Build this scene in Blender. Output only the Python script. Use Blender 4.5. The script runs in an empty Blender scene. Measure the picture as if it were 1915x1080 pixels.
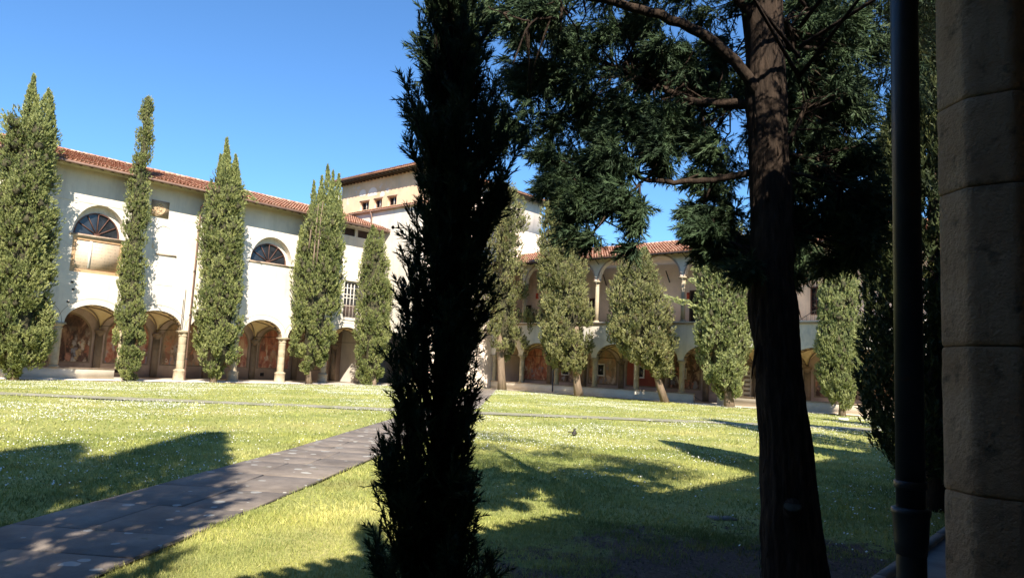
import bpy, math, random
import numpy as np
from mathutils import Vector, noise
random.seed(7); rng = np.random.default_rng(7)
sc = bpy.context.scene
PI = math.pi

# ------------------------------------------------------------------ camera
F_PX, YAW, PITCH, ROLL, CAM_H = 1342.25, .71446, .1090466, .046669, 2.0
W, H = 1915., 1080.
_f = np.array([-math.sin(YAW)*math.cos(PITCH), math.cos(YAW)*math.cos(PITCH), math.sin(PITCH)])
_r = np.array([math.cos(YAW), math.sin(YAW), 0.]); _u = np.cross(_r, _f)
R_ = math.cos(ROLL)*_r + math.sin(ROLL)*_u
U_ = -math.sin(ROLL)*_r + math.cos(ROLL)*_u
CAM = np.array([0., 0., CAM_H])
FWD = np.array([-math.sin(YAW), math.cos(YAW), 0.]); RGT = _r
def hit(x, y, n, c):
    """where the sight line of a photograph position meets the plane axis n = c (survey of the real place)"""
    d = R_*(x-W/2)/F_PX + U_*(H/2-y)/F_PX + _f
    t = (c-CAM[n])/d[n]
    return CAM + t*d
def hitv(x, y, base):
    """same, on the upright plane through base that faces the camera"""
    d = R_*(x-W/2)/F_PX + U_*(H/2-y)/F_PX + _f
    t = ((np.array(base)-CAM) @ FWD)/(d @ FWD)
    return CAM + t*d
cam = bpy.data.cameras.new('camera'); cam_o = bpy.data.objects.new('camera', cam); sc.collection.objects.link(cam_o)
cam.sensor_width = 36; cam.lens = 36*F_PX/W; cam.clip_start = .05; cam.clip_end = 3000
from mathutils import Matrix
M4 = Matrix(((R_[0], U_[0], -_f[0], 0), (R_[1], U_[1], -_f[1], 0), (R_[2], U_[2], -_f[2], CAM_H), (0, 0, 0, 1)))
cam_o.matrix_world = M4
sc.camera = cam_o

# ------------------------------------------------------------------ light
SUN_EL = math.radians(40); SUN_H = (-.80, .60)                 # horizontal travel of the light
wd = bpy.data.worlds.new('World'); sc.world = wd; wd.use_nodes = True
nt = wd.node_tree; bg = nt.nodes['Background']
sky = nt.nodes.new('ShaderNodeTexSky'); sky.sky_type = 'NISHITA'; sky.sun_disc = False
sky.sun_elevation = SUN_EL; sky.sun_rotation = math.atan2(.80, -.60)
sky.air_density = 1.0; sky.dust_density = .25; sky.ozone_density = 2.0; sky.altitude = 50
sm = nt.nodes.new('ShaderNodeMix'); sm.data_type = 'RGBA'; sm.blend_type = 'MULTIPLY'; sm.inputs[0].default_value = 1; sm.inputs[7].default_value = (.55, .86, 1.14, 1)
nt.links.new(sky.outputs[0], sm.inputs[6]); nt.links.new(sm.outputs[2], bg.inputs[0]); bg.inputs[1].default_value = .080
sl = bpy.data.lights.new('sun', 'SUN'); sl.energy = 4.8; sl.angle = math.radians(.53); sl.color = (1, .915, .77)
so = bpy.data.objects.new('sun', sl); sc.collection.objects.link(so)
ldir = Vector((SUN_H[0]*math.cos(SUN_EL), SUN_H[1]*math.cos(SUN_EL), -math.sin(SUN_EL)))
so.rotation_euler = ldir.to_track_quat('-Z', 'Y').to_euler(); so.location = (30, -30, 60)
sc.view_settings.view_transform = 'Standard'; sc.view_settings.look = 'None'
sc.view_settings.exposure = 1.25; sc.view_settings.gamma = 1; sc.view_settings.use_curve_mapping = False
sc.render.engine = 'CYCLES'
sc.cycles.max_bounces = 8; sc.cycles.diffuse_bounces = 6; sc.cycles.transparent_max_bounces = 6

# ------------------------------------------------------------------ helpers
COL = sc.collection
ORG = {}
def thing(name, label, cat, loc=(0, 0, 0), group=None):
    o = bpy.data.objects.new(name, None); COL.objects.link(o); o.location = loc; o.empty_display_size = .3
    o['label'] = label; o['category'] = cat
    if group: o['group'] = group
    ORG[o.name] = np.array(loc, float); return o
def tag(o, label, cat, group=None):
    o['label'] = label; o['category'] = cat
    if group: o['group'] = group
    return o
def structure(o): o['kind'] = 'structure'; return o
def stuff(o): o['kind'] = 'stuff'; return o
def origin(p): return ORG.get(p.name, np.zeros(3)) if p else np.zeros(3)
def mesh_np(name, V, Fc, mats=None, tint=None, smooth=False, midx=None):
    """V (n,3), Fc (m,k) index array or list of tuples"""
    V = np.asarray(V, np.float32); me = bpy.data.meshes.new(name)
    if isinstance(Fc, np.ndarray):
        m, k = Fc.shape
        tot = np.full(m, k, np.int32); flat = Fc.astype(np.int32).ravel()
    else:
        tot = np.array([len(f) for f in Fc], np.int32); flat = np.array([i for f in Fc for i in f], np.int32); m = len(Fc)
    st = np.concatenate([[0], np.cumsum(tot)[:-1]]).astype(np.int32)
    me.vertices.add(len(V)); me.vertices.foreach_set('co', V.ravel())
    me.loops.add(len(flat)); me.loops.foreach_set('vertex_index', flat)
    me.polygons.add(m); me.polygons.foreach_set('loop_start', st)
    try: me.polygons.foreach_set('loop_total', tot)
    except Exception: pass
    if smooth: me.polygons.foreach_set('use_smooth', np.ones(m, bool))
    if tint is not None:
        a = me.attributes.new('tint', 'FLOAT', 'FACE'); a.data.foreach_set('value', np.asarray(tint, np.float32))
    if mats is not None:
        for mm in (mats if isinstance(mats, (list, tuple)) else [mats]): me.materials.append(mm)
    if midx is not None: me.polygons.foreach_set('material_index', np.asarray(midx, np.int32))
    me.update(calc_edges=True)
    return me
def add(name, V, Fc, mat, parent=None, tint=None, smooth=False, midx=None):
    V = np.asarray(V, float) - origin(parent)
    me = mesh_np(name, V, Fc, mat, tint, smooth, midx)
    o = bpy.data.objects.new(name, me); COL.objects.link(o)
    if parent: o.parent = parent; ORG[o.name] = origin(parent)
    return o
def inst(name, me, parent, loc, rotz=0, scale=(1, 1, 1), rot=None):
    o = bpy.data.objects.new(name, me); COL.objects.link(o)
    L = np.array(loc, float)-origin(parent)
    if parent: o.parent = parent
    o.location = L; o.rotation_euler = rot or (0, 0, rotz); o.scale = scale
    return o
class MB:
    """collects shapes into one mesh"""
    def __init__(s): s.V = []; s.F = []; s.T = []; s.n = 0
    def put(s, V, Fc, t=None):
        V = np.asarray(V, float); s.V.append(V); s.F += [tuple(int(i)+s.n for i in f) for f in Fc]
        s.T += [rng.random() if t is None else t]*len(Fc); s.n += len(V); return s
    def box(s, a, b, t=None):
        x0, y0, z0 = a; x1, y1, z1 = b
        V = [(x0, y0, z0), (x1, y0, z0), (x1, y1, z0), (x0, y1, z0), (x0, y0, z1), (x1, y0, z1), (x1, y1, z1), (x0, y1, z1)]
        return s.put(V, [(0, 3, 2, 1), (4, 5, 6, 7), (0, 1, 5, 4), (1, 2, 6, 5), (2, 3, 7, 6), (3, 0, 4, 7)], t)
    def obox(s, O, A, B, C, t=None):
        O, A, B, C = map(lambda q: np.array(q, float), (O, A, B, C))
        V = [O, O+A, O+A+B, O+B, O+C, O+A+C, O+A+B+C, O+B+C]
        return s.put(V, [(0, 3, 2, 1), (4, 5, 6, 7), (0, 1, 5, 4), (1, 2, 6, 5), (2, 3, 7, 6), (3, 0, 4, 7)], t)
    def tube(s, P, Rd, sides=8, t=None, cap=True):
        P = np.array(P, float); Rd = np.broadcast_to(np.array(Rd, float), (len(P),))
        V = []; F_ = []
        prev = None
        for i in range(len(P)):
            d = P[min(i+1, len(P)-1)]-P[max(i-1, 0)]; d = d/(np.linalg.norm(d)+1e-9)
            a = np.array([0, 0, 1.]) if abs(d[2]) < .9 else np.array([1., 0, 0])
            if prev is not None: a = prev
            x = np.cross(a, d); x /= np.linalg.norm(x)+1e-9; y = np.cross(d, x); prev = y if False else a
            for k in range(sides):
                th = 2*PI*k/sides; V.append(P[i]+Rd[i]*(math.cos(th)*x+math.sin(th)*y))
        for i in range(len(P)-1):
            for k in range(sides):
                a = i*sides+k; b = i*sides+(k+1) % sides; F_.append((a, b, b+sides, a+sides))
        if cap: F_.append(tuple(range(sides-1, -1, -1))); F_.append(tuple(range((len(P)-1)*sides, len(P)*sides)))
        return s.put(V, F_, t)
    def prism(s, c, prof, sides=8, rot=PI/8, t=None):
        """stack of (z, r) rings round centre c"""
        V = []; F_ = []
        for z, r in prof:
            for k in range(sides):
                th = rot+2*PI*k/sides; V.append((c[0]+r*math.cos(th), c[1]+r*math.sin(th), z))
        n = len(prof)
        for i in range(n-1):
            for k in range(sides):
                a = i*sides+k; b = i*sides+(k+1) % sides; F_.append((a, b, b+sides, a+sides))
        F_.append(tuple(range(sides-1, -1, -1))); F_.append(tuple(range((n-1)*sides, n*sides)))
        return s.put(V, F_, t)
    def build(s, name, mat, parent=None, smooth=False):
        return add(name, np.concatenate(s.V), s.F, mat, parent, tint=s.T, smooth=smooth)
def plate(name, outer, holes, O, Uv, Nv, th, mat, parent):
    """flat slab from a 2D outline (u, z) with holes, th thick along Nv from the plane through O"""
    cu = bpy.data.curves.new('outline', 'CURVE'); cu.dimensions = '2D'; cu.fill_mode = 'BOTH'; cu.extrude = th/2
    for poly in [outer]+holes:
        sp = cu.splines.new('POLY'); sp.points.add(len(poly)-1); sp.use_cyclic_u = True
        for i, (a, b) in enumerate(poly): sp.points[i].co = (a, b, 0, 1)
    to = bpy.data.objects.new('outline', cu); COL.objects.link(to)
    dg = bpy.context.evaluated_depsgraph_get(); me = bpy.data.meshes.new_from_object(to.evaluated_get(dg))
    n = len(me.vertices); co = np.zeros(n*3, np.float32); me.vertices.foreach_get('co', co); co = co.reshape(-1, 3)
    fs = [tuple(p.vertices) for p in me.polygons]
    bpy.data.objects.remove(to); bpy.data.curves.remove(cu); bpy.data.meshes.remove(me)
    O, Uv, Nv = map(lambda q: np.array(q, float), (O, Uv, Nv))
    V = O + co[:, :1]*Uv + co[:, 1:2]*np.array([0, 0, 1.]) + (co[:, 2:3]+th/2)*Nv
    return add(name, V, fs, mat, parent)

# ------------------------------------------------------------------ materials
def newmat(name):
    m = bpy.data.materials.new(name); m.use_nodes = True; n = m.node_tree
    return m, n, n.nodes['Principled BSDF'], n.nodes.new, n.links.new
def ramp(n, stops, fac):
    r = n.nodes.new('ShaderNodeValToRGB'); e = r.color_ramp.elements
    while len(e) < len(stops): e.new(.5)
    for i, (p, c) in enumerate(stops): e[i].position = p; e[i].color = (*c, 1)
    n.links.new(fac, r.inputs[0]); return r.outputs[0]
def tex_noise(n, scale, detail=4, rough=.55, vec=None, dist=0, stretch=None):
    t = n.nodes.new('ShaderNodeTexNoise'); t.inputs['Scale'].default_value = scale; t.inputs['Detail'].default_value = detail
    t.inputs['Roughness'].default_value = rough; t.inputs['Distortion'].default_value = dist
    if vec is None:
        g = n.nodes.new('ShaderNodeNewGeometry'); vec = g.outputs['Position']
    if stretch:
        mp = n.nodes.new('ShaderNodeMapping'); mp.inputs['Scale'].default_value = stretch; n.links.new(vec, mp.inputs[0]); vec = mp.outputs[0]
    n.links.new(vec, t.inputs['Vector']); return t.outputs[0]
def mix(n, fac, a, b, mode='MIX'):
    m = n.nodes.new('ShaderNodeMix'); m.data_type = 'RGBA'; m.blend_type = mode
    for s, v in ((m.inputs[0], fac), (m.inputs[6], a), (m.inputs[7], b)):
        if isinstance(v, (int, float)): s.default_value = v
        elif isinstance(v, tuple): s.default_value = (*v, 1)
        else: n.links.new(v, s)
    return m.outputs[2]
def attr(n, name='tint'):
    a = n.nodes.new('ShaderNodeAttribute'); a.attribute_name = name; return a.outputs['Fac']
def bump(n, p, h, strength, dist=.02):
    b = n.nodes.new('ShaderNodeBump'); b.inputs['Strength'].default_value = strength; b.inputs['Distance'].default_value = dist
    n.links.new(h, b.inputs['Height']); n.links.new(b.outputs[0], p.inputs['Normal'])
def mat_two(name, stops, scale=1.5, detail=6, rough=.85, bscale=None, bstr=.3, bdist=.02, stretch=None, over=None, spec=.3):
    m, n, p, N, L = newmat(name)
    c = ramp(n, stops, tex_noise(n, scale, detail, .6, stretch=stretch))
    if over:
        sc_, lo, hi, col = over[:4]; st = over[4] if len(over) > 4 else None
        f = ramp(n, [(lo, (0, 0, 0)), (hi, (1, 1, 1))], tex_noise(n, sc_, 6, .65, stretch=st)); c = mix(n, f, c, col)
    if 'plaster' in name and name != 'vault_plaster':      # rain streaks and faint mottling
        f = ramp(n, [(.52, (0, 0, 0)), (.80, (.55, .55, .55))], tex_noise(n, 1.6, 6, .6, stretch=(1.6, 1.6, .12))); c = mix(n, f, c, (.42, .38, .33))
        f = ramp(n, [(.35, (.90, .90, .91)), (.65, (1.05, 1.04, 1.03))], tex_noise(n, .8, 4, .6)); c = mix(n, 1., c, f, 'MULTIPLY')
    L(c, p.inputs['Base Color']); p.inputs['Roughness'].default_value = rough; p.inputs['Specular IOR Level'].default_value = spec
    if bscale: bump(n, p, tex_noise(n, bscale, 8, .65, stretch=stretch), bstr, bdist)
    return m
plaster = mat_two('cream_plaster', [(.3, (.64, .575, .49)), (.55, (.70, .64, .56)), (.75, (.74, .685, .61))], .35, 8, .9, 25, .12, .01, over=(1.1, .60, .78, (.55, .50, .44), (1, 1, .35)))
plaster_far = mat_two('weathered_plaster', [(.3, (.56, .50, .43)), (.5, (.68, .62, .54)), (.75, (.72, .67, .60))], .5, 8, .9, 25, .12, .01, over=(.9, .52, .66, (.47, .47, .45), (1, 1, .45)))
pink_plaster = mat_two('pinkish_plaster', [(.35, (.78, .65, .56)), (.65, (.86, .73, .63))], .4, 6, .92, 20, .1, .01)
ochre_plaster = mat_two('ochre_plaster', [(.35, (.66, .46, .29)), (.65, (.74, .53, .36))], .5, 6, .9, 20, .15, .01, over=(.7, .62, .66, (.62, .54, .50), (1, 1, 1)))
vault_mat = mat_two('vault_plaster', [(.35, (.72, .55, .29)), (.65, (.80, .65, .38))], 1.2, 6, .9, 15, .1, .01)
stone = mat_two('pietra_stone', [(.3, (.30, .25, .17)), (.5, (.40, .33, .23)), (.72, (.47, .40, .29))], 2.2, 8, .88, 30, .45, .02, over=(5, .58, .72, (.20, .18, .14)))
stone_dark = mat_two('old_sandstone', [(.3, (.38, .25, .145)), (.5, (.52, .36, .22)), (.72, (.62, .46, .30))], 3.0, 9, .9, 38, 1.0, .03, over=(9, .55, .72, (.15, .12, .075)))
dado = mat_two('dado_plaster', [(.35, (.40, .30, .25)), (.65, (.50, .39, .33))], .8, 6, .9, 20, .15, .01, over=(2, .58, .75, (.33, .27, .23)))
pilaster_mat = mat_two('brown_pilaster', [(.35, (.19, .145, .10)), (.65, (.28, .21, .145))], 1.8, 6, .85, 20, .2, .01)
low_wall_mat = mat_two('low_wall_render', [(.3, (.60, .53, .42)), (.55, (.68, .61, .50)), (.75, (.72, .66, .56))], 1.3, 7, .9, 25, .25, .01, over=(1.6, .58, .75, (.48, .43, .35)))
coping_mat = mat_two('coping_stone', [(.35, (.30, .22, .16)), (.65, (.42, .33, .25))], 3, 6, .85, 30, .3, .01)
wood = mat_two('dark_wood', [(.3, (.05, .032, .02)), (.7, (.10, .065, .04))], 4, 5, .7)
iron = mat_two('dark_iron', [(.3, (.02, .018, .018)), (.7, (.05, .04, .035))], 8, 5, .55)
red_frame = mat_two('red_brown_frame', [(.3, (.075, .035, .028)), (.7, (.12, .06, .045))], 4, 5, .6)
white_frame = mat_two('pale_frame', [(.3, (.55, .52, .48)), (.7, (.68, .65, .60))], 4, 5, .6)
dark_in = mat_two('dark_interior', [(.3, (.025, .02, .018)), (.7, (.045, .035, .03))], 1, 3, .9)
shutter = mat_two('dark_screen', [(.3, (.035, .02, .018)), (.7, (.06, .035, .03))], 6, 3, .8)
pave = mat_two('pavement_concrete', [(.3, (.36, .32, .28)), (.55, (.46, .42, .37)), (.75, (.52, .48, .43))], 1.5, 8, .9, 40, .3, .01, over=(4, .6, .8, (.2, .17, .15)))
pale_floor = mat_two('pale_stone_floor', [(.3, (.60, .52, .43)), (.7, (.72, .64, .54))], 1.5, 8, .9, 40, .2, .01)
dark_pave = mat_two('worn_grey_paving', [(.3, (.10, .09, .085)), (.55, (.15, .14, .13)), (.75, (.20, .185, .17))], 2.5, 8, .9, 40, .5, .01)
brown_earth = mat_two('brown_mulch', [(.3, (.13, .075, .05)), (.7, (.22, .13, .09))], 6, 6, .95, 30, .8, .03)
pipe_mat = mat_two('painted_iron_pipe', [(.3, (.028, .033, .042)), (.7, (.05, .057, .07))], 6, 6, .38, 60, .15, .003, over=(18, .62, .70, (.09, .05, .03)), spec=.5)
copper = mat_two('copper_downpipe', [(.3, (.17, .10, .08)), (.7, (.26, .17, .13))], 3, 5, .6)
blue_pipe = mat_two('blue_grey_pipe', [(.3, (.05, .06, .10)), (.7, (.09, .10, .14))], 3, 5, .5)
sign_red = mat_two('red_sign', [(.3, (.42, .06, .03)), (.7, (.55, .10, .05))], 8, 3, .5)
white_stone = mat_two('white_marble', [(.3, (.62, .60, .56)), (.7, (.75, .73, .70))], 8, 5, .7)

def m_glass():
    m, n, p, N, L = newmat('window_glass')
    c = ramp(n, [(.3, (.012, .014, .018)), (.7, (.03, .034, .042))], tex_noise(n, 2, 3)); L(c, p.inputs['Base Color'])
    p.inputs['Roughness'].default_value = .12; p.inputs['Specular IOR Level'].default_value = .6
    bump(n, p, tex_noise(n, 1.3, 3), .15, .05); return m
glass = m_glass()
def m_tile():
    m, n, p, N, L = newmat('terracotta_tiles')
    c = ramp(n, [(0, (.30, .13, .075)), (.25, (.40, .18, .11)), (.5, (.46, .235, .15)), (.75, (.52, .31, .21)), (1, (.40, .27, .19))], attr(n))
    f = ramp(n, [(.5, (0, 0, 0)), (.75, (1, 1, 1))], tex_noise(n, .9, 7, .7)); c = mix(n, f, c, (.30, .20, .13))
    f2 = ramp(n, [(.64, (0, 0, 0)), (.70, (1, 1, 1))], tex_noise(n, 7, 5, .7)); c = mix(n, f2, c, (.42, .38, .30))
    L(c, p.inputs['Base Color']); p.inputs['Roughness'].default_value = .85; return m
tile_mat = m_tile()
def m_leaf(name, a, b, d, nscale=1.2, dry=(.16, .12, .05), dryp=(.66, .74), rough=.6, trans=.12):
    m, n, p, N, L = newmat(name)
    c = ramp(n, [(0, a), (.55, b), (1, d)], attr(n))
    f = ramp(n, [(dryp[0], (0, 0, 0)), (dryp[1], (1, 1, 1))], tex_noise(n, nscale, 5, .6)); c = mix(n, f, c, dry)
    f3 = ramp(n, [(.35, (.72, .76, .8)), (.65, (1.15, 1.12, 1.0))], tex_noise(n, nscale*2.4, 3)); c = mix(n, 1., c, f3, 'MULTIPLY')
    L(c, p.inputs['Base Color']); p.inputs['Roughness'].default_value = rough; p.inputs['Specular IOR Level'].default_value = .25
    if trans:
        tr = N('ShaderNodeBsdfTranslucent'); L(c, tr.inputs[0]); ms = N('ShaderNodeMixShader'); ms.inputs[0].default_value = trans
        L(p.outputs[0], ms.inputs[1]); L(tr.outputs[0], ms.inputs[2]); L(ms.outputs[0], n.nodes['Material Output'].inputs[0])
    return m
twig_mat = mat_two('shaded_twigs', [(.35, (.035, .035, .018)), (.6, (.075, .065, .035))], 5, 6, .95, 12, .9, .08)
leaf_green = m_leaf('cypress_foliage', (.10, .13, .045), (.245, .265, .095), (.38, .39, .17), 1.1)
leaf_olive = m_leaf('olive_cypress_foliage', (.095, .11, .042), (.235, .235, .095), (.38, .37, .18), 1.3, (.19, .13, .065), (.58, .68))
leaf_pale = m_leaf('pale_cypress_foliage', (.12, .15, .055), (.27, .30, .12), (.42, .44, .22), 1.1, (.22, .20, .10), (.66, .75))
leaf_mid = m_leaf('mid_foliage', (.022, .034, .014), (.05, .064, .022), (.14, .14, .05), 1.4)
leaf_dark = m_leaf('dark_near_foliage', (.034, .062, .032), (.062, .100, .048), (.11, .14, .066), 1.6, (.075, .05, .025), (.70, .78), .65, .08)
def m_bark(name, a, b, c3, vs=(1, 1, .18), scale=22):
    m, n, p, N, L = newmat(name)
    t = tex_noise(n, scale, 8, .7, stretch=vs); c = ramp(n, [(.3, a), (.52, b), (.72, c3)], t); L(c, p.inputs['Base Color'])
    p.inputs['Roughness'].default_value = .95; p.inputs['Specular IOR Level'].default_value = .15
    bump(n, p, t, .9, .03); return m
bark = m_bark('cypress_bark', (.014, .010, .008), (.040, .028, .021), (.085, .058, .042))
bark_far = m_bark('pale_cypress_bark', (.10, .075, .055), (.19, .14, .10), (.28, .21, .16), scale=8)
def m_fresco(name, stops, zoff, seed):
    m, n, p, N, L = newmat(name)
    oi = N('ShaderNodeObjectInfo'); g = N('ShaderNodeNewGeometry')
    va = N('ShaderNodeVectorMath'); va.operation = 'ADD'; L(g.outputs['Position'], va.inputs[0]); va.inputs[1].default_value = (seed*3.1, seed*1.7, 0)
    t = tex_noise(n, 1.35, 5, .62, vec=va.outputs[0], dist=.9, stretch=(1.5, 1.5, .75)); c = ramp(n, stops, t)
    # figures stand in the lower half of each scene
    sx = N('ShaderNodeSeparateXYZ'); L(g.outputs['Position'], sx.inputs[0])
    mr = N('ShaderNodeMapRange'); mr.inputs['From Min'].default_value = 3.5; mr.inputs['From Max'].default_value = 2.2; L(sx.outputs[2], mr.inputs[0])
    v = N('ShaderNodeTexVoronoi'); v.inputs['Scale'].default_value = 2.1; mp = N('ShaderNodeMapping'); mp.inputs['Scale'].default_value = (1.3, 1.3, .55)
    wq = N('ShaderNodeTexNoise'); wq.inputs['Scale'].default_value = 2.6; wq.inputs['Detail'].default_value = 4; L(va.outputs[0], wq.inputs['Vector'])
    ws = N('ShaderNodeVectorMath'); ws.operation = 'SCALE'; ws.inputs['Scale'].default_value = .9; L(wq.outputs['Color'], ws.inputs[0]); wa = N('ShaderNodeVectorMath'); wa.operation = 'ADD'; L(va.outputs[0], wa.inputs[0]); L(ws.outputs[0], wa.inputs[1])
    L(wa.outputs[0], mp.inputs[0]); L(mp.outputs[0], v.inputs['Vector'])
    fig = ramp(n, [(.0, (.48, .12, .06)), (.2, (.10, .06, .04)), (.36, (.60, .42, .22)), (.5, (.18, .22, .30)), (.62, (.66, .56, .42)), (.78, (.50, .16, .08)), (.9, (.12, .08, .06))], v.outputs['Color'])
    ed = ramp(n, [(.30, (1, 1, 1)), (.62, (0, 0, 0))], v.outputs['Distance'])
    m1 = N('ShaderNodeMath'); m1.operation = 'MULTIPLY'; L(mr.outputs[0], m1.inputs[0]); L(ed, m1.inputs[1])
    m2 = N('ShaderNodeMath'); m2.operation = 'MULTIPLY'; m2.inputs[1].default_value = .8; L(m1.outputs[0], m2.inputs[0])
    c = mix(n, m2.outputs[0], c, fig); L(c, p.inputs['Base Color']); p.inputs['Roughness'].default_value = .8; return m
FR = [m_fresco('fresco_dark', [(.3, (.03, .018, .014)), (.5, (.09, .045, .03)), (.62, (.24, .14, .09)), (.75, (.36, .22, .14))], 0, 1),
      m_fresco('fresco_red', [(.3, (.12, .06, .045)), (.48, (.38, .12, .07)), (.6, (.50, .28, .17)), (.75, (.56, .44, .29))], 0, 5),
      m_fresco('fresco_warm', [(.3, (.16, .10, .06)), (.5, (.36, .25, .15)), (.62, (.46, .20, .11)), (.78, (.54, .46, .34))], 0, 9)]
red_wall = mat_two('red_painted_wall', [(.35, (.24, .055, .035)), (.65, (.32, .085, .05))], 1.2, 5, .85)

def path_dist(x, y):
    """signed: inside main path or cross path -> True"""
    x = np.asarray(x, float); y = np.asarray(y, float); ins = np.zeros(x.shape, bool)
    for (a, b, w0, w1) in PATHS:
        a = np.array(a); b = np.array(b); d = (b-a)/np.linalg.norm(b-a); L_ = np.linalg.norm(b-a)
        t = (x-a[0])*d[0]+(y-a[1])*d[1]; s = (x-a[0])*(-d[1])+(y-a[1])*d[0]
        e_ = .05*np.sin(x*5.1+y*3.7)+.04*np.sin(x*11.3-y*9.1)+.03*np.sin(x*23+y*19)
        ins |= (t > -.2) & (t < L_+.2) & (s > w0+.03+e_) & (s < w1-.03+e_)
    return ins
MP = [(-1.9, -4.55), (-7.02, 2.74), (-12.3, 10.17), (-24.06, 25.72), (-38.48, 42.78), (-43.2, 48.3)]     # right edge of the main path
CP = [(-47.0, -3.3), (-35.14, 8.2), (-24.48, 19.3), (-12.84, 31.7), (-8, 36.0), (-2.0, 42.2)]
PATHS = [(MP[i], MP[i+1], -.02, 2.02) for i in range(len(MP)-1)]
PATHS = [(a, b, 0., 2.0) for a, b, _, _ in PATHS] + [(CP[i], CP[i+1], -.76, .76) for i in range(len(CP)-1)]
def vnoise(x, y, k=1., ph=0.):
    x = np.asarray(x)*k; y = np.asarray(y)*k
    return (np.sin(1.3*x+.7*y+ph)*np.cos(.9*y-.5*x+2.1*ph) + .6*np.sin(2.7*x-1.9*y+1.3+ph)*np.cos(2.2*y+1.7*x) + .4*np.sin(5.3*x+3.1+ph)*np.sin(4.7*y-2.2*x))/2.0+.5
def dirt(x, y):
    """bare soil near the big tree"""
    x = np.asarray(x); y = np.asarray(y)
    d = np.sqrt(((x+3.1)/2.1)**2+((y-6.9)/3.3)**2)
    return np.clip(1.35-d+.45*(vnoise(x, y, 1.6)-.5), 0, 1)
def m_ground():
    m, n, p, N, L = newmat('lawn_ground')
    t = tex_noise(n, .35, 6, .6); c = ramp(n, [(.3, (.20, .23, .075)), (.5, (.32, .33, .115)), (.7, (.43, .40, .17))], t)
    t2 = tex_noise(n, 9, 8, .75); c2 = ramp(n, [(.3, (.55, .6, .5)), (.7, (1.35, 1.3, 1.25))], t2); c = mix(n, 1., c, c2, 'MULTIPLY')
    a = attr(n, 'dirt'); t3 = tex_noise(n, 5, 7, .7); ma = N('ShaderNodeMath'); ma.operation = 'ADD'; L(a, ma.inputs[0]); L(t3, ma.inputs[1])
    fd = ramp(n, [(.92/2, (0, 0, 0)), (1.12/2, (1, 1, 1))], ma.outputs[0])
    mh = N('ShaderNodeMath'); mh.operation = 'MULTIPLY'; mh.inputs[1].default_value = .5; L(ma.outputs[0], mh.inputs[0])
    fd = ramp(n, [(.44, (0, 0, 0)), (.56, (1, 1, 1))], mh.outputs[0])
    soil = ramp(n, [(.3, (.07, .05, .04)), (.55, (.14, .10, .08)), (.75, (.25, .19, .155))], tex_noise(n, 14, 9, .75))
    c = mix(n, fd, c, soil); L(c, p.inputs['Base Color']); p.inputs['Roughness'].default_value = .95; p.inputs['Specular IOR Level'].default_value = .1
    bump(n, p, tex_noise(n, 28, 6, .7), .8, .04); return m
ground_mat = m_ground()
grass_mat = m_leaf('grass_blades', (.18, .23, .07), (.37, .39, .12), (.58, .54, .24), .45, (.33, .28, .11), (.56, .72), .6, .25)
def m_daisy():
    m, n, p, N, L = newmat('daisy_white'); c = ramp(n, [(0, (.70, .70, .62)), (1, (.85, .85, .80))], attr(n)); L(c, p.inputs['Base Color']); return m
daisy_mat = m_daisy()
def m_path():
    m, n, p, N, L = newmat('old_paving')
    c = ramp(n, [(.25, (.085, .070, .060)), (.46, (.155, .128, .108)), (.62, (.225, .188, .158)), (.78, (.30, .26, .22))], tex_noise(n, 1.1, 9, .7))
    at = attr(n, 'tint'); oi = N('ShaderNodeObjectInfo')
    c = mix(n, 1., c, ramp(n, [(0, (.95, .95, .96)), (1, (1.05, 1.04, 1.03))], oi.outputs['Random']), 'MULTIPLY')
    v = N('ShaderNodeTexVoronoi'); v.voronoi_dimensions = '2D'; v.inputs['Scale'].default_value = 2.6; v.inputs['Randomness'].default_value = 1
    g = N('ShaderNodeNewGeometry'); va = N('ShaderNodeVectorMath'); va.operation = 'ADD'; wn = N('ShaderNodeTexNoise'); wn.inputs['Scale'].default_value = 5
    L(g.outputs['Position'], wn.inputs['Vector']); vs = N('ShaderNodeVectorMath'); vs.operation = 'SCALE'; vs.inputs['Scale'].default_value = .10
    L(wn.outputs['Color'], vs.inputs[0]); L(g.outputs['Position'], va.inputs[0]); L(vs.outputs[0], va.inputs[1]); L(va.outputs[0], v.inputs['Vector'])
    sx = N('ShaderNodeSeparateColor'); L(v.outputs['Color'], sx.inputs[0])
    mu = N('ShaderNodeMath'); mu.operation = 'MULTIPLY'; mu.inputs[1].default_value = .42; L(sx.outputs[0], mu.inputs[0])
    sb = N('ShaderNodeMath'); sb.operation = 'SUBTRACT'; sb.inputs[1].default_value = .17; L(mu.outputs[0], sb.inputs[0])
    lt = N('ShaderNodeMath'); lt.operation = 'LESS_THAN'; L(v.outputs['Distance'], lt.inputs[0]); L(sb.outputs[0], lt.inputs[1])
    c = mix(n, lt.outputs[0], c, (.34, .33, .30))
    f = ramp(n, [(.60, (0, 0, 0)), (.68, (1, 1, 1))], tex_noise(n, 3.3, 8, .75)); c = mix(n, f, c, (.13, .12, .06))
    L(c, p.inputs['Base Color']); p.inputs['Roughness'].default_value = .85
    bump(n, p, tex_noise(n, 35, 7, .7), .5, .01); return m
path_mat = m_path()
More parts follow.
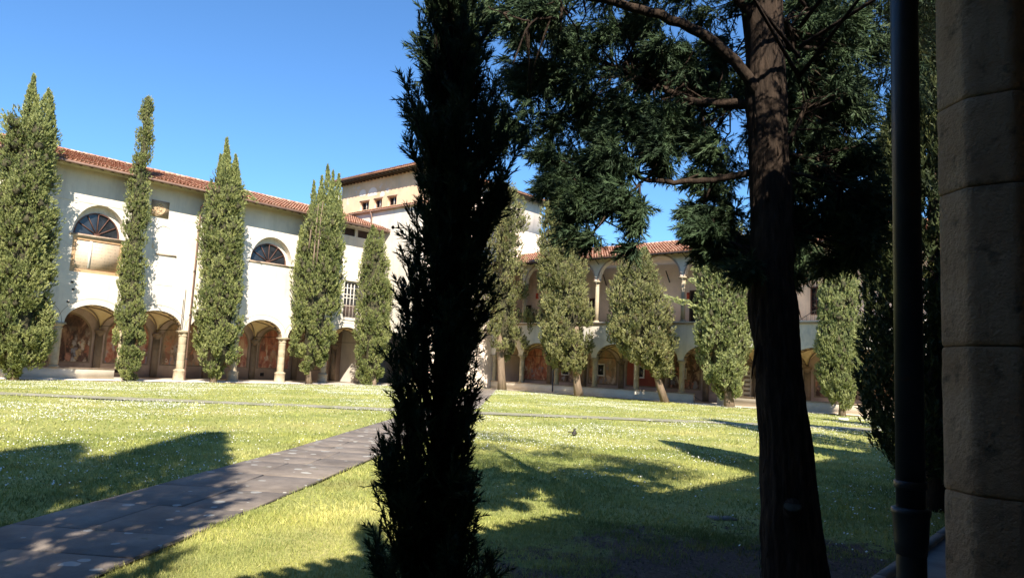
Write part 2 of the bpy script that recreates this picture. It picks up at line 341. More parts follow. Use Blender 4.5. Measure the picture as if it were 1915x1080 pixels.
def m_fin(name, base, line):
    """stone slab with rows of small cut letters, worn past reading"""
    m, n, p, N, L = newmat(name)
    c = ramp(n, [(.35, base), (.7, tuple(v*1.15 for v in base))], tex_noise(n, 2, 6)); g = N('ShaderNodeNewGeometry')
    sx = N('ShaderNodeSeparateXYZ'); L(g.outputs['Position'], sx.inputs[0])
    w = N('ShaderNodeMath'); w.operation = 'MULTIPLY'; w.inputs[1].default_value = 1/.215; L(sx.outputs[2], w.inputs[0])
    fr = N('ShaderNodeMath'); fr.operation = 'FRACT'; L(w.outputs[0], fr.inputs[0])
    lt = N('ShaderNodeMath'); lt.operation = 'LESS_THAN'; lt.inputs[1].default_value = .55; L(fr.outputs[0], lt.inputs[0])
    t = tex_noise(n, 1, 4, .8, stretch=(1, 13, 1.2)); k = ramp(n, [(.50, (0, 0, 0)), (.54, (1, 1, 1))], t)
    mu = N('ShaderNodeMath'); mu.operation = 'MULTIPLY'; L(lt.outputs[0], mu.inputs[0]); L(k, mu.inputs[1])
    mu2 = N('ShaderNodeMath'); mu2.operation = 'MULTIPLY'; mu2.inputs[1].default_value = .55; L(mu.outputs[0], mu2.inputs[0])
    c = mix(n, mu2.outputs[0], c, line); L(c, p.inputs['Base Color']); p.inputs['Roughness'].default_value = .8; return m
inscription_mat = m_fin('inscribed_slab', (.55, .43, .31), (.33, .26, .19))
terracotta_frame = mat_two('ochre_stone_frame', [(.3, (.42, .26, .14)), (.7, (.52, .34, .19))], 2, 5, .8)

# ------------------------------------------------------------------ ground, lawn, paths
GX = np.linspace(-51, 1, 131); GY = np.linspace(-22, 51, 183)
xx, yy = np.meshgrid(GX, GY)
def lawn_z(x, y):
    e = np.clip(np.minimum.reduce([x+49, -2.4-x, 48-y]), 0, 1)
    return e*(.035*(vnoise(x, y, .35)-.5)+.02*(vnoise(x, y, 1.3, 2)-.5))
V = np.stack([xx.ravel(), yy.ravel(), lawn_z(xx, yy).ravel()], 1)
nx, ny = len(GX), len(GY)
ii, jj = np.meshgrid(np.arange(nx-1), np.arange(ny-1)); a0 = (jj*nx+ii).ravel()
Fq = np.stack([a0, a0+1, a0+nx+1, a0+nx], 1)
lawn = structure(add('lawn', V, Fq, ground_mat, smooth=True))
da = lawn.data.attributes.new('dirt', 'FLOAT', 'POINT'); da.data.foreach_set('value', dirt(V[:, 0], V[:, 1]).astype(np.float32))
gm = mat_two('outer_ground', [(.3, (.10, .12, .05)), (.7, (.16, .16, .08))], .05, 6, .95)
structure(add('ground', [(-1500, -1500, -.08), (1500, -1500, -.08), (1500, 1500, -.08), (-1500, 1500, -.08)], [(0, 1, 2, 3)], gm))

# main path: bed plus slabs one by one
def strip(pts, w0, w1, z):
    P = [np.array(p) for p in pts]; V = []; n_ = len(P)
    for i, p in enumerate(P):
        d = P[min(i+1, n_-1)]-P[max(i-1, 0)]; d = d/np.linalg.norm(d); q = np.array([-d[1], d[0]])
        V += [(*(p+q*w0), z), (*(p+q*w1), z)]
    return V, [(2*i, 2*i+2, 2*i+3, 2*i+1) for i in range(n_-1)]
v_, f_ = strip(MP, -.03, 2.03, .030); mp_o = structure(add('main_path', v_, f_, mat_two('joint_dirt', [(.3, (.05, .04, .03)), (.7, (.10, .085, .06))], 8, 5, .95)))
v_, f_ = strip(CP, -.80, .80, .030)
cross_mat = mat_two('pale_gravel_path', [(.3, (.22, .20, .155)), (.7, (.33, .31, .24))], 1.2, 8, .95, 40, .5, .02, over=(2.2, .50, .62, (.20, .22, .07)))
structure(add('cross_path', v_, f_, cross_mat))
slab_meshes = []
def slab_mesh(L_, W_, k):
    mb = MB(); c = .005; j = lambda: rng.uniform(-.004, .004)
    base = [(-L_/2+c+j(), -W_/2+c+j()), (L_/2-c+j(), -W_/2+c+j()), (L_/2-c+j(), W_/2-c+j()), (-L_/2+c+j(), W_/2-c+j())]
    e = .012
    V = [(x, y, -.05) for x, y in base]+[(x, y, .004) for x, y in base]+[(x*(1-e*2/L_), y*(1-e*2/W_), .012) for x, y in base]
    Fc = [(0, 1, 5, 4), (1, 2, 6, 5), (2, 3, 7, 6), (3, 0, 4, 7), (4, 5, 9, 8), (5, 6, 10, 9), (6, 7, 11, 10), (7, 4, 8, 11), (8, 9, 10, 11)]
    return mesh_np('paving_slab', V, Fc, path_mat)
kinds = [(1.0, .98), (1.0, 1.0), (1.3, .98)]
slabs = {}
for row in range(64):
    pass
acc = 0.; row = 0
seg = [(np.array(MP[i]), np.array(MP[i+1])) for i in range(len(MP)-1)]
tot = sum(np.linalg.norm(b-a) for a, b in seg)
def along(s):
    for a, b in seg:
        l = np.linalg.norm(b-a)
        if s <= l or (a is seg[-1][0]): d = (b-a)/l; return a+d*s, d
        s -= l
lens = [1.15, .9, 1.4]
mcache = {}
s = .1
while s < tot-1.5:
    L_ = lens[rng.integers(3)]; split = [.85, 1.0, 1.25, 1.15][rng.integers(4)]
    p, d = along(s+L_/2); q = np.array([-d[1], d[0]]); ang = math.atan2(d[1], d[0])
    for w0, w1 in ((0, split), (split, 2.0)):
        key = (L_, round(w1-w0, 3))
        if key not in mcache: mcache[key] = slab_mesh(L_, w1-w0, 0)
        c_ = p+q*(w0+w1)/2
        inst('paving_slab', mcache[key], mp_o, (c_[0], c_[1], .032+rng.uniform(-.004, .006)), ang, rot=(rng.uniform(-.006, .006), rng.uniform(-.006, .006), ang))
    s += L_
# pavements beside the wings
def sheet(name, x0, y0, x1, y1, z, mat): return structure(add(name, [(x0, y0, z), (x1, y0, z), (x1, y1, z), (x0, y1, z), (x0, y0, -.05), (x1, y0, -.05), (x1, y1, -.05), (x0, y1, -.05)], [(0, 1, 2, 3), (0, 4, 5, 1), (1, 5, 6, 2), (2, 6, 7, 3), (3, 7, 4, 0)], mat))
sheet('left_pavement', -56, -14, -48.75, 44, .055, pale_floor)
sheet('far_pavement', -44.9, 49.0, 0.5, 54.5, .05, pale_floor)
sheet('near_pavement', -1.93, -14, 5, 48.9, .06, dark_pave)
structure(add('earth_strip', [(-48.6, -14, .028), (-47.9, -14, .022), (-47.9, 42, .022), (-48.6, 42, .028)], [(0, 1, 2, 3)], brown_earth))
structure(add('earth_strip', [(-44, 48.2, .025), (-4, 48.2, .025), (-4, 48.98, .03), (-44, 48.98, .03)], [(0, 1, 2, 3)], brown_earth))
kb = structure(add('kerb', [(-2.05, 0, 0)]*3, [(0, 1, 2)], stone)); bpy.data.objects.remove(kb)
kerb_o = thing('kerb', 'stone kerb edging the paving strip at the foot of the nearest pillar', 'kerb', (-1.98, 10, 0))
kmat = mat_two('kerb_stone', [(.3, (.13, .12, .11)), (.7, (.22, .205, .185))], 5, 6, .9, 40, .4, .01)
def kmesh():
    mb = MB(); j = .006
    mb.V = []; mb.box((-.06, -.485+j, -.05), (.06, .485-j, .055)); V = np.concatenate(mb.V); V[4:, 0] *= .86; V[4:, 1] *= .99
    return mesh_np('kerb_stone', V, mb.F, kmat)
km = kmesh()
for k in range(40): inst('kerb_stone', km, kerb_o, (-1.99+rng.uniform(-.006, .006), -4+k*.975, .045+rng.uniform(-.005, .006)), rng.uniform(-.01, .01))

# ------------------------------------------------------------------ building parts
def arch_pts(c, half, zs, rise, n=18):
    """points of an arch from left to right"""
    return [(c-half*math.cos(PI*k/n), zs+rise*math.sin(PI*k/n)) for k in range(n+1)]
def frame3(axis, P0, inward):
    """axis 0: facade runs along +Y in the plane x = P0 ; axis 1: along +X in the plane y = P0"""
    if axis == 'y': return (lambda u, d, z: np.array([P0+inward*d, u, z])), np.array([0, 1., 0]), np.array([inward, 0., 0])
    return (lambda u, d, z: np.array([u, P0+inward*d, z])), np.array([1., 0, 0]), np.array([0, inward, 0.])
def tile_roof(parent, P, Uv, Sv, Lu, Ls, pitch=.245, course=.37, name='roof', seed=0):
    """P eave corner, Uv along the eave, Sv up the slope"""
    P, Uv, Sv = map(lambda q: np.array(q, float), (P, Uv, Sv)); Nn = np.cross(Uv, Sv); Nn /= np.linalg.norm(Nn)
    if Nn[2] < 0: Nn = -Nn
    mb = MB(); mb.obox(P-Nn*.10, Uv*Lu, Sv*Ls, Nn*.09, .35); rf = mb.build(name, tile_mat, parent)
    nu = int(Lu/pitch); ns = int(Ls/course)
    r2 = np.random.default_rng(seed+11)
    k = 5; th = np.linspace(0, PI, k)
    I, J = np.meshgrid(np.arange(nu), np.arange(ns)); I = I.ravel(); J = J.ravel(); n_ = len(I)
    ju = r2.normal(0, .010, n_)+np.repeat(0, n_); jn = r2.normal(0, .005, n_); sag = .03*np.sin(I*pitch*.6+seed)*np.sin(J*.5)
    base = P[None]+((I+.5)*pitch+ju)[:, None]*Uv+(J*course-.04)[:, None]*Sv+(jn+sag+.005)[:, None]*Nn
    Vs = []
    for e in range(2):
        rad = .098 if e == 0 else .080; lift = .055 if e == 0 else .0
        c = base+(e*(course+.05))*Sv+lift*Nn
        ring = c[:, None, :]+rad*np.cos(th)[None, :, None]*Uv+(rad*.75*np.sin(th))[None, :, None]*Nn
        Vs.append(ring)
    V = np.concatenate(Vs, 1).reshape(-1, 3); b = (np.arange(n_)*2*k)[:, None]
    fs = []
    for q in range(k-1): fs.append(np.concatenate([b+q, b+q+1, b+q+1+k, b+q+k], 1))
    fs.append(np.concatenate([b, b+1, b+2, b+3], 1))
    Fq = np.concatenate(fs, 0); t = np.clip(r2.normal(.5, .24, n_), 0, 1); T = np.tile(t, len(fs))
    o = stuff(add('roof_tiles', V, Fq, tile_mat, rf, tint=T))
    # ridge row, each ridge tile overlapping the next
    mbr = MB(); nr = int(Lu/.4)
    for i in range(nr):
        a = P+Uv*(i*.4)+Sv*Ls+Nn*(.03+r2.uniform(-.006, .012)); mbr.tube([a, a+Uv*.44], [.13, .115], 8)
    ro = mbr.build('ridge_tiles', tile_mat, rf); stuff(ro)
    return rf
def pier_meshes(mat, r, zb, zt, capname='capital'):
    """shaft drum (unit stack), capital, octagonal"""
    mb = MB(); n = max(3, round((zt-zb-.42)/.62)); hh = (zt-zb-.42)/n
    mb.prism((0, 0), [(0.001, r*.992), (.007, r), (hh-.007, r), (hh-.001, r*.992)]); sh = mesh_np('shaft_block', np.concatenate(mb.V), mb.F, mat)
    mc = MB(); mc.prism((0, 0), [(0, r*1.0), (.03, r*1.18), (.06, r*1.18), (.09, r*1.02), (.17, r*1.05), (.25, r*1.32), (.30, r*1.45)])
    mc.box((-r*1.42, -r*1.42, .301), (r*1.42, r*1.42, .36)); mc.box((-r*1.32, -r*1.32, .361), (r*1.32, r*1.32, .42))
    cp = mesh_np('capital', np.concatenate(mc.V), mc.F, mat)
    return sh, cp, n, hh
def make_pier(parent, loc, zt, mat, r, pedestal, cache={}):
    """pier > shaft_block, capital ; the pedestal is the part's own mesh"""
    zb = .86 if pedestal != 'low' else .86
    key = (mat.name, r, round(zt, 2), round(zb, 2))
    if key not in cache: cache[key] = pier_meshes(mat, r, zb+.0, zt)
    sh, cp, n, hh = cache[key]; x, y = loc
    mb = MB()
    if pedestal == 'full':
        mb.prism((x, y), [(.03, r*1.65), (.12, r*1.65), (.15, r*1.5), (.66, r*1.5), (.70, r*1.62), (.76, r*1.62), (.80, r*1.25), (.86, r*1.05)])
    else:
        mb.prism((x, y), [(.74, r*1.35), (.79, r*1.35), (.82, r*1.2), (.86, r*1.05)])
    p = mb.build('pier', mat, parent)
    ORG[p.name] = origin(parent)
    for k in range(n): inst('shaft_block', sh, p, (x, y, zb+k*hh+.001), (rng.integers(8))*PI/4*0+rng.uniform(-.01, .01))
    inst('capital', cp, p, (x, y, zt-.42), 0)
    return p
def voussoirs(parent, fr, Uv, Nv, centres, half, zs, rise, depth, mats):
    """alternating blocks lining the arch soffit; joined, they are far and small"""
    mb = MB(); N_ = 22
    for c in centres:
        for k in range(N_):
            a0 = PI*(k+.08)/N_; a1 = PI*(k+.92)/N_
            pr = .05 if k % 2 else .02
            q = [(c-(half-o)*math.cos(a), zs+(rise-o)*math.sin(a)) for a in (a0, a1) for o in (pr, -.01)]
            V = [fr(u, d, z) for d in (.03, depth-.03) for u, z in (q[0], q[1], q[3], q[2])]
            mb.put(V, [(0, 1, 2, 3), (7, 6, 5, 4), (0, 4, 5, 1), (1, 5, 6, 2), (2, 6, 7, 3), (3, 7, 4, 0)], float(k % 2))
    m, n, p, N, L = newmat('voussoir_stone'); L(ramp(n, [(0, (.40, .30, .17)), (.49, (.60, .47, .29)), (.51, (.09, .06, .04)), (1, (.17, .12, .08))], attr(n)), p.inputs['Base Color']); p.inputs['Roughness'].default_value = .9
    return stuff(mb.build('voussoirs', m, parent))
def vaults(parent, fr, centres, bay, depth, zs, rise, d0=.5):
    nu, nv = 20, 16
    for c in centres:
        V = []; F_ = []
        for j in range(nv+1):
            for i in range(nu+1):
                u = -1+2*i/nu; v = -1+2*j/nv
                z = zs+rise*max(math.sqrt(max(0, 1-u*u)), math.sqrt(max(0, 1-v*v))*.985)
                V.append(fr(c+u*bay/2, d0+(v+1)/2*(depth-d0), z))
        for j in range(nv):
            for i in range(nu): a = j*(nu+1)+i; F_.append((a, a+1, a+nu+2, a+nu+1))
        vo = add('vault', V, F_, vault_mat, parent, smooth=False); ORG[vo.name] = origin(parent)
        for sg in (1, -1):
            P = [fr(c+sg*t*bay/2, d0+(t+1)/2*(depth-d0), zs+rise*math.sqrt(max(0, 1-t*t))-.03) for t in np.linspace(-.99, .99, 17)]
            mb = MB(); mb.tube(P, .05, 5); mb.build('vault_rib', pilaster_mat, vo)
def lunette_poly(c, half, zs, rise, zb, n=16):
    return [(c-half, zb)]+arch_pts(c, half, zs, rise, n)+[(c+half, zb)]

SUNK = .012
# ---------------------------------------------------------------- LEFT WING
AX = -50.3; BAY = 3.93; Y0 = 15.38
left = thing('cloister_wing', 'long cream two storey cloister wing with lunette windows and frescoed ground floor arcade', 'building', (AX, 20, 0))
fr, Uv, Nv = frame3('y', AX, -1)
NL = range(-5, 6); LY0, LY1 = Y0-5*BAY, 39.8
ZS, RISE, ZT = 3.52, 1.24, 13.35; HALF = (BAY-.52)/2
piersL = [Y0+BAY*i for i in range(-5, 7)]; cenL = [Y0+BAY*(i+.5) for i in range(-5, 6)]
outer = [(LY0, ZS)]
for c in cenL: outer += arch_pts(c, HALF, ZS, RISE)
outer += [(piersL[-1]+.26, ZS), (piersL[-1]+.26, ZS-.001), (LY1, ZS-.001), (LY1, ZT), (LY0, ZT)]
holes = []
# surveyed openings
nich = [(17.10, 1.60, 9.18, 2.02), (29.42, 1.78, 9.18, 2.02), (4.9, 1.6, 9.18, 2.02)]
for c, h_, zb, ri in nich: holes.append(lunette_poly(c, h_, zb, ri, zb)[1:-1])
holes.append([(36.40, 5.50), (38.05, 5.50), (38.05, 8.70), (36.40, 8.70)])
for a, b in ((35.75, 37.05), (37.35, 38.6)): holes.append([(a, 12.55), (b, 12.55), (b, 13.2), (a, 13.2)])
holes.append([(15.60, 6.74), (18.66, 6.74), (18.66, 9.00), (15.60, 9.00)])
plate('wall', outer, holes, (AX, 0, 0), Uv, Nv, .55, plaster, left)
# inner skin behind niches, back wall and end walls
MB().box((AX-4.9, LY0, 0), (AX-4.55, LY1, ZT-.02)).build('back_wall', dado, left)
MB().box((AX-11, LY0-.3, 0), (AX-.001, LY0-.002, ZT-.03)).build('end_wall', plaster, left)
MB().box((AX-4.5, LY0, 5.15), (AX-.56, LY1, 5.3)).build('floor_slab', wood, left)
for i, y in enumerate(piersL):
    k = i-5
    if y > 39.6: continue
    make_pier(left, (AX-.275, y), ZS, stone, .27, 'full' if k >= 2 else 'low')
# low wall with coping on the left half
mb = MB(); mb.box((AX-.42, LY0, 0.02), (AX-.10, 18.9, .68)); mb.build('low_wall', low_wall_mat, left)
MB().box((AX-.47, LY0, .681), (AX-.05, 18.95, .74)).build('coping', coping_mat, left)
voussoirs(left, fr, Uv, Nv, cenL, HALF, ZS, RISE, .55, None)
vaults(left, fr, cenL, BAY, 4.5, ZS-.25, 1.5)
# flush ring around each arch
mbr = MB()
for c in cenL:
    for k in range(30):
        a0, a1 = PI*k/30, PI*(k+1)/30
        q = [(c-(HALF+o)*math.cos(a), ZS+(RISE+o)*math.sin(a)) for a in (a0, a1) for o in (.36, .385)]
        mbr.put([fr(u, -.006, z) for u, z in (q[0], q[1], q[3], q[2])], [(0, 1, 2, 3)], .5)
mbr.build('arch_outline', stuff and pilaster_mat, left)['kind'] = 'stuff'
# scenes on the back wall
for i, c in enumerate(cenL):
    kind = {5: 0, 6: 1, 7: 2, 8: 1, 9: 1, 10: 2}.get(i, i % 3)
    fo = plate('fresco', lunette_poly(c, 1.42, 2.75, 1.5, 1.05), [], fr(0, 4.52, 0), Uv, Nv, .02, FR[kind], left)
    # painted stone border
    bo = lunette_poly(c, 1.54, 2.75, 1.62, .96); bi = lunette_poly(c, 1.42, 2.75, 1.5, 1.05)
    plate('fresco_border', bo, [bi], fr(0, 4.505, 0), Uv, Nv, .04, pilaster_mat, left)
for y in piersL:
    mb = MB(); q0 = fr(y-.24, 4.40, .1); q1 = fr(y+.24, 4.545, 3.05); mb.box(np.minimum(q0, q1), np.maximum(q0, q1)); mb.build('pilaster', pilaster_mat, left)
    mb = MB(); c0 = fr(y, 4.38, 0); mb.prism((c0[0], c0[1]), [(2.85, .10), (3.0, .2), (3.12, .34), (3.22, .36), (3.28, .36)], 8); mb.build('corbel', pilaster_mat, left)
    if abs(y-23.2) < 9: 
        MB().box(fr(y-.11, 4.33, 2.0)-np.array([.0, 0, 0]), fr(y+.11, 4.39, 2.0)+np.array([0, 0, .35])).build('bust', white_stone, left) if False else None
# tie rods
for c in cenL:
    MB().tube([fr(c+BAY/2-.05, .3, ZS+.02), fr(c+BAY/2-.05, 4.5, ZS+.02)], .02, 6).build('tie_rod', iron, left)
# vents at the dado
for y in (20.6, 24.9, 29.6, 31.9):
    q0 = fr(y, 4.52, .35); q1 = fr(y+.32, 4.56, .62); MB().box(np.minimum(q0, q1), np.maximum(q0, q1)).build('vent', dark_in, left)
# lunette windows
def lunette_window(parent, fr, c, half, zb, rise, dpt, fmat):
    Ov = fr(0, dpt, 0)
    pane = plate('window', lunette_poly(c, half, zb, rise, zb)[1:-1], [], fr(0, dpt+.10, 0), Uv, Nv, .05, glass, parent)
    ORG[pane.name] = origin(parent)
    fo = lunette_poly(c, half, zb, rise, zb)[1:-1]; fi = lunette_poly(c, half-.10, zb+.09, rise-.17, zb+.09)[1:-1]
    plate('frame', fo, [fi], Ov, Uv, Nv, .08, fmat, pane)
    for k in range(1, 6):
        a = PI*k/6; P0 = fr(c, dpt+.04, zb+.12); P1 = fr(c-(half-.05)*math.cos(a), dpt+.04, zb+.09+(rise-.12)*math.sin(a))
        MB().tube([P0, P1], .032, 4).build('glazing_bar', fmat, pane)
    MB().tube([fr(c-.17, dpt+.03, zb+.12), fr(c+.17, dpt+.03, zb+.12)], .07, 6).build('hub', fmat, pane)
for c, h_, zb, ri in nich:
    # splayed recess back plate with the glazed half-round set in it
    plate('niche_back', lunette_poly(c, h_+.2, zb-.1, ri+.3, zb-.1)[1:-1], [lunette_poly(c, h_-.22, zb+.0, ri-.46, zb+.0)[1:-1]], fr(0, .53, 0), Uv, Nv, .04, plaster, left)
    lunette_window(left, fr, c, h_-.22, zb+.0, ri-.46, .46, red_frame)
    MB().box(np.minimum(fr(c-h_-.12, -.08, zb-.13), fr(c+h_+.12, .45, zb-.01)), np.maximum(fr(c-h_-.12, -.08, zb-.13), fr(c+h_+.12, .45, zb-.01))).build('sill', coping_mat, left)
# inscription panel under the first lunette
pn = MB().box(fr(15.60, .50, 6.74)-np.array([.04, 0, 0]), fr(18.66, .50, 9.0)).build('inscription_panel', terracotta_frame, left)
q0, q1 = fr(15.602, .10, 6.742), fr(18.658, .5, 8.998)
pn_f = plate('frame', [(15.602, 6.742), (18.658, 6.742), (18.658, 8.998), (15.602, 8.998)], [[(15.82, 6.95), (18.45, 6.95), (18.45, 8.82), (15.82, 8.82)]], fr(0, .06, 0), Uv, Nv, .30, terracotta_frame, pn)
MB().box(np.minimum(fr(15.82, .12, 6.95), fr(18.45, .34, 8.82)), np.maximum(fr(15.82, .12, 6.95), fr(18.45, .34, 8.82))).build('inscribed_slab', inscription_mat, pn)
MB().box(np.minimum(fr(16.62, .08, 7.05), fr(16.78, .13, 8.80)), np.maximum(fr(16.62, .08, 7.05), fr(16.78, .13, 8.80))).build('gauge_strip', white_frame, pn)
# coat of arms plaque, traces of an old arch, blocked window
pq = MB(); a, b = fr(20.10, .0, 11.15), fr(21.28, -.07, 12.25); pq.box(np.minimum(a, b), np.maximum(a, b)); pq = pq.build('plaque', stone_dark, left)
ORG[pq.name] = origin(left)
shp = [(20.70+.36*math.cos(t)*(1-.25*max(0, -math.sin(t))), 11.72+.43*math.sin(t)) for t in np.linspace(0, 2*PI, 20)[:-1]]
plate('shield', shp, [], fr(0, -.10, 0), Uv, Nv, .032, stone_dark, pq)
for (u, z, r) in ((20.58, 11.85, .09), (20.84, 11.85, .09), (20.71, 11.6, .1), (20.71, 12.02, .07), (20.6, 11.45, .06)):
    MB().prism((0, 0), [(0, r), (.04, r*.6)], 8); P = fr(u, -.10, z); MB().tube([P, P+np.array([.04, 0, 0])], [r, r*.6], 8).build('boss', stone_dark, pq)
oa = [(21.12-.0+.72*-math.cos(a)*1.0, 9.75+.95*math.sin(a)) for a in np.linspace(.05, PI*.78, 12)]
mb = MB()
for i in range(len(oa)-1):
    (u0, z0), (u1, z1) = oa[i], oa[i+1]; k = .84
    q = [(u0, z0), (u1, z1), (21.12+(u1-21.12)*k, 9.75+(z1-9.75)*k), (21.12+(u0-21.12)*k, 9.75+(z0-9.75)*k)]
    mb.put([fr(u, -.012, z) for u, z in q]+[fr(u, .01, z) for u, z in q], [(0, 1, 2, 3), (0, 4, 5, 1), (2, 6, 7, 3)], .5)
mb.box(np.minimum(fr(20.40, -.012, 8.95), fr(20.52, .01, 9.75)), np.maximum(fr(20.40, -.012, 8.95), fr(20.52, .01, 9.75)), .5)
mb.build('old_arch_trace', plaster_far, left)
mb = MB(); mb.box(np.minimum(fr(20.70, -.07, 8.55), fr(22.10, .01, 8.66)), np.maximum(fr(20.70, -.07, 8.55), fr(22.10, .01, 8.66))); mb.build('blocked_window_lintel', coping_mat, left)
plate('blocked_window', [(20.80, 6.5), (22.0, 6.5), (22.0, 8.55), (20.80, 8.55)], [[(20.86, 6.56), (21.94, 6.56), (21.94, 8.545), (20.86, 8.545)]], fr(0, -.02, 0), Uv, Nv, .03, plaster_far, left)
# grilled tall window
gw = plate('window', [(36.42, 5.52), (38.03, 5.52), (38.03, 8.68), (36.42, 8.68)], [], fr(0, .30, 0), Uv, Nv, .04, glass, left); ORG[gw.name] = origin(left)
plate('frame', [(36.41, 5.51), (38.04, 5.51), (38.04, 8.69), (36.41, 8.69)], [[(36.52, 5.62), (37.93, 5.62), (37.93, 8.58), (36.52, 8.58)]], fr(0, .22, 0), Uv, Nv, .07, white_frame, gw)
for u in (36.87, 37.225, 37.58): MB().box(np.minimum(fr(u-.03, .23, 5.62), fr(u+.03, .285, 8.58)), np.maximum(fr(u-.03, .23, 5.62), fr(u+.03, .285, 8.58))).build('glazing_bar', white_frame, gw)
for z in (6.6, 7.25, 7.55, 8.1): MB().box(np.minimum(fr(36.52, .235, z-.03), fr(37.93, .283, z+.03)), np.maximum(fr(36.52, .235, z-.03), fr(37.93, .283, z+.03))).build('glazing_bar', white_frame, gw)
for k in range(13):
    u = 36.5+k*.121; MB().tube([fr(u, .06, 5.5), fr(u, .06, 6.65)], .014, 5).build('grille_bar', copper, gw)
MB().tube([fr(36.4, .06, 6.62), fr(38.05, .06, 6.62)], .02, 5).build('grille_rail', copper, gw)
plate('sill', [(36.3, 5.36), (38.15, 5.36), (38.15, 5.48), (36.3, 5.48)], [], fr(0, -.06, 0), Uv, Nv, .3, white_frame, left)
for a, b in ((35.75, 37.05), (37.35, 38.6)):
    sw = plate('attic_window', [(a+.01, 12.56), (b-.01, 12.56), (b-.01, 13.19), (a+.01, 13.19)], [], fr(0, .12, 0), Uv, Nv, .05, shutter, left); ORG[sw.name] = origin(left)
    plate('frame', [(a-.07, 12.48), (b+.07, 12.48), (b+.07, 13.27), (a-.07, 13.27)], [[(a, 12.55), (b, 12.55), (b, 13.2), (a, 13.2)]], fr(0, -.02, 0), Uv, Nv, .04, white_frame, sw)
# eaves: soffit, rafters, gutter, tiled roof
OV = 1.40; EX = AX+OV; SL = .33
zE = hit(300, 336, 0, EX)[2]
rsl = math.hypot(1, SL); S_v = np.array([-1, 0, SL])/rsl
tile_roof(left, (EX, LY0-.3, zE), (0, 1, 0), S_v, LY1-LY0+.3, 6.4*rsl/1.0*.93, seed=1)
mb = MB()
for k in range(int((LY1-LY0)/.62)):
    y = LY0+.2+k*.62; mb.obox((EX-.04, y, zE-.235), (-OV, 0, OV*SL), (0, .10, 0), (0, 0, .12))
stuff(mb.build('rafters', wood, left))
mb = MB(); P = [np.array([EX+.01, LY0, zE-.10]), np.array([EX+.01, LY1-.1, zE-.10])]; mb.tube(P, .085, 8); mb.build('gutter', copper, left)
MB().obox((AX+.002, LY0, ZT-.01), (-.55, 0, 0), (0, LY1-LY0, 0), (0, 0, zE+OV*SL-ZT-.09)).build('wall_top', plaster, left)
# back slope closing the attic
MB().obox((AX-4.95, LY0, zE-.1), (-7, 0, 0), (0, LY1-LY0, 0), (0, 0, -3)).build('rear_wall', plaster, left) if False else None
# downpipe with an offset under the eave, and two slim rods by the arcade
dp = MB(); dp.tube([(EX+.05, 23.62, zE-.15), (EX+.0, 23.55, zE-.35), (AX+.12, 23.48, zE-1.0), (AX+.10, 23.47, zE-1.3), (AX+.10, 23.45, .1)], .062, 8); dp = dp.build('downpipe', copper, left); ORG[dp.name] = origin(left)
for z in (1.5, 4.6, 7.7, 10.6): MB().tube([(AX+.10, 23.45, z), (AX+.10, 23.45, z+.08)], .085, 8).build('pipe_clip', iron, dp)
for y, z0, z1 in ((22.88, 3.6, 5.7), (22.98, 3.6, 6.4), (27.07, 3.6, 5.6)): MB().tube([(AX+.06, y, z0), (AX+.06, y, z1)], .018, 5).build('iron_rod', iron, left)
for y, z in ((15.75, 6.0), (15.85, 5.55), (15.65, 4.75)): MB().box((AX-.02, y, z), (AX+.02, y+.16, z+.12)).build('iron_plate', iron, left)

# ---------------------------------------------------------------- TALL CORNER BLOCK
YB = 39.8; XC = -45.06
blk = thing('corner_building', 'tall ochre and white block rising over the inner corner behind the slim dark cypress', 'building', (-50, 45, 0))
frb, Ub, Nb = frame3('x', YB, 1)
zt_w = 15.45
arc = arch_pts(-47.6, 1.7, 3.3, 1.25)
outer = [(-60, .0), (-49.9, 0), (-49.9, 3.3), (-49.3, 3.3)]+arc+[(-45.4, 3.3), (-45.4, 0), (-45.06, 0), (-45.06, zt_w), (-60, zt_w)]
plate('wall', outer, [[(-49.35, 6.3), (-48.2, 6.3), (-48.2, 8.4), (-49.35, 8.4)]], frb(0, 0, 0), Ub, Nb, .5, plaster, blk)
w = MB(); w.box((-49.34, YB+.25, 6.31), (-48.21, YB+.3, 8.39)); w = w.build('window', glass, blk); ORG[w.name] = origin(blk)
plate('frame', [(-49.34, 6.31), (-48.21, 6.31), (-48.21, 8.39), (-49.34, 8.39)], [[(-49.24, 6.41), (-48.31, 6.41), (-48.31, 8.29), (-49.24, 8.29)]], frb(0, .17, 0), Ub, Nb, .06, red_frame, w)
MB().box((-48.8, YB+.18, 6.41), (-48.74, YB+.23, 8.29)).build('glazing_bar', red_frame, w)
MB().box((-60, YB+4.5, 0), (-45.56, YB+4.8, 15)).build('inner_wall', dado, blk)
MB().box((-50.3, YB+.5, 5.2), (-45.56, YB+4.5, 5.35)).build('floor_slab', vault_mat, blk)
# side face looking along the far wing
o2 = [(YB+.502, 0), (YB+.502, zt_w), (57, zt_w), (57, 0)]
frs, Us, Ns = frame3('y', XC, -1)
plate('side_wall', o2, [[(51.2, 13.6), (52.6, 13.6), (52.6, 14.9), (51.2, 14.9)]], frs(0, 0, 0), Us, Ns, .5, pink_plaster, blk)
MB().box((XC-.4, 51.2, 13.6), (XC-.3, 52.6, 14.9)).build('window', glass, blk)
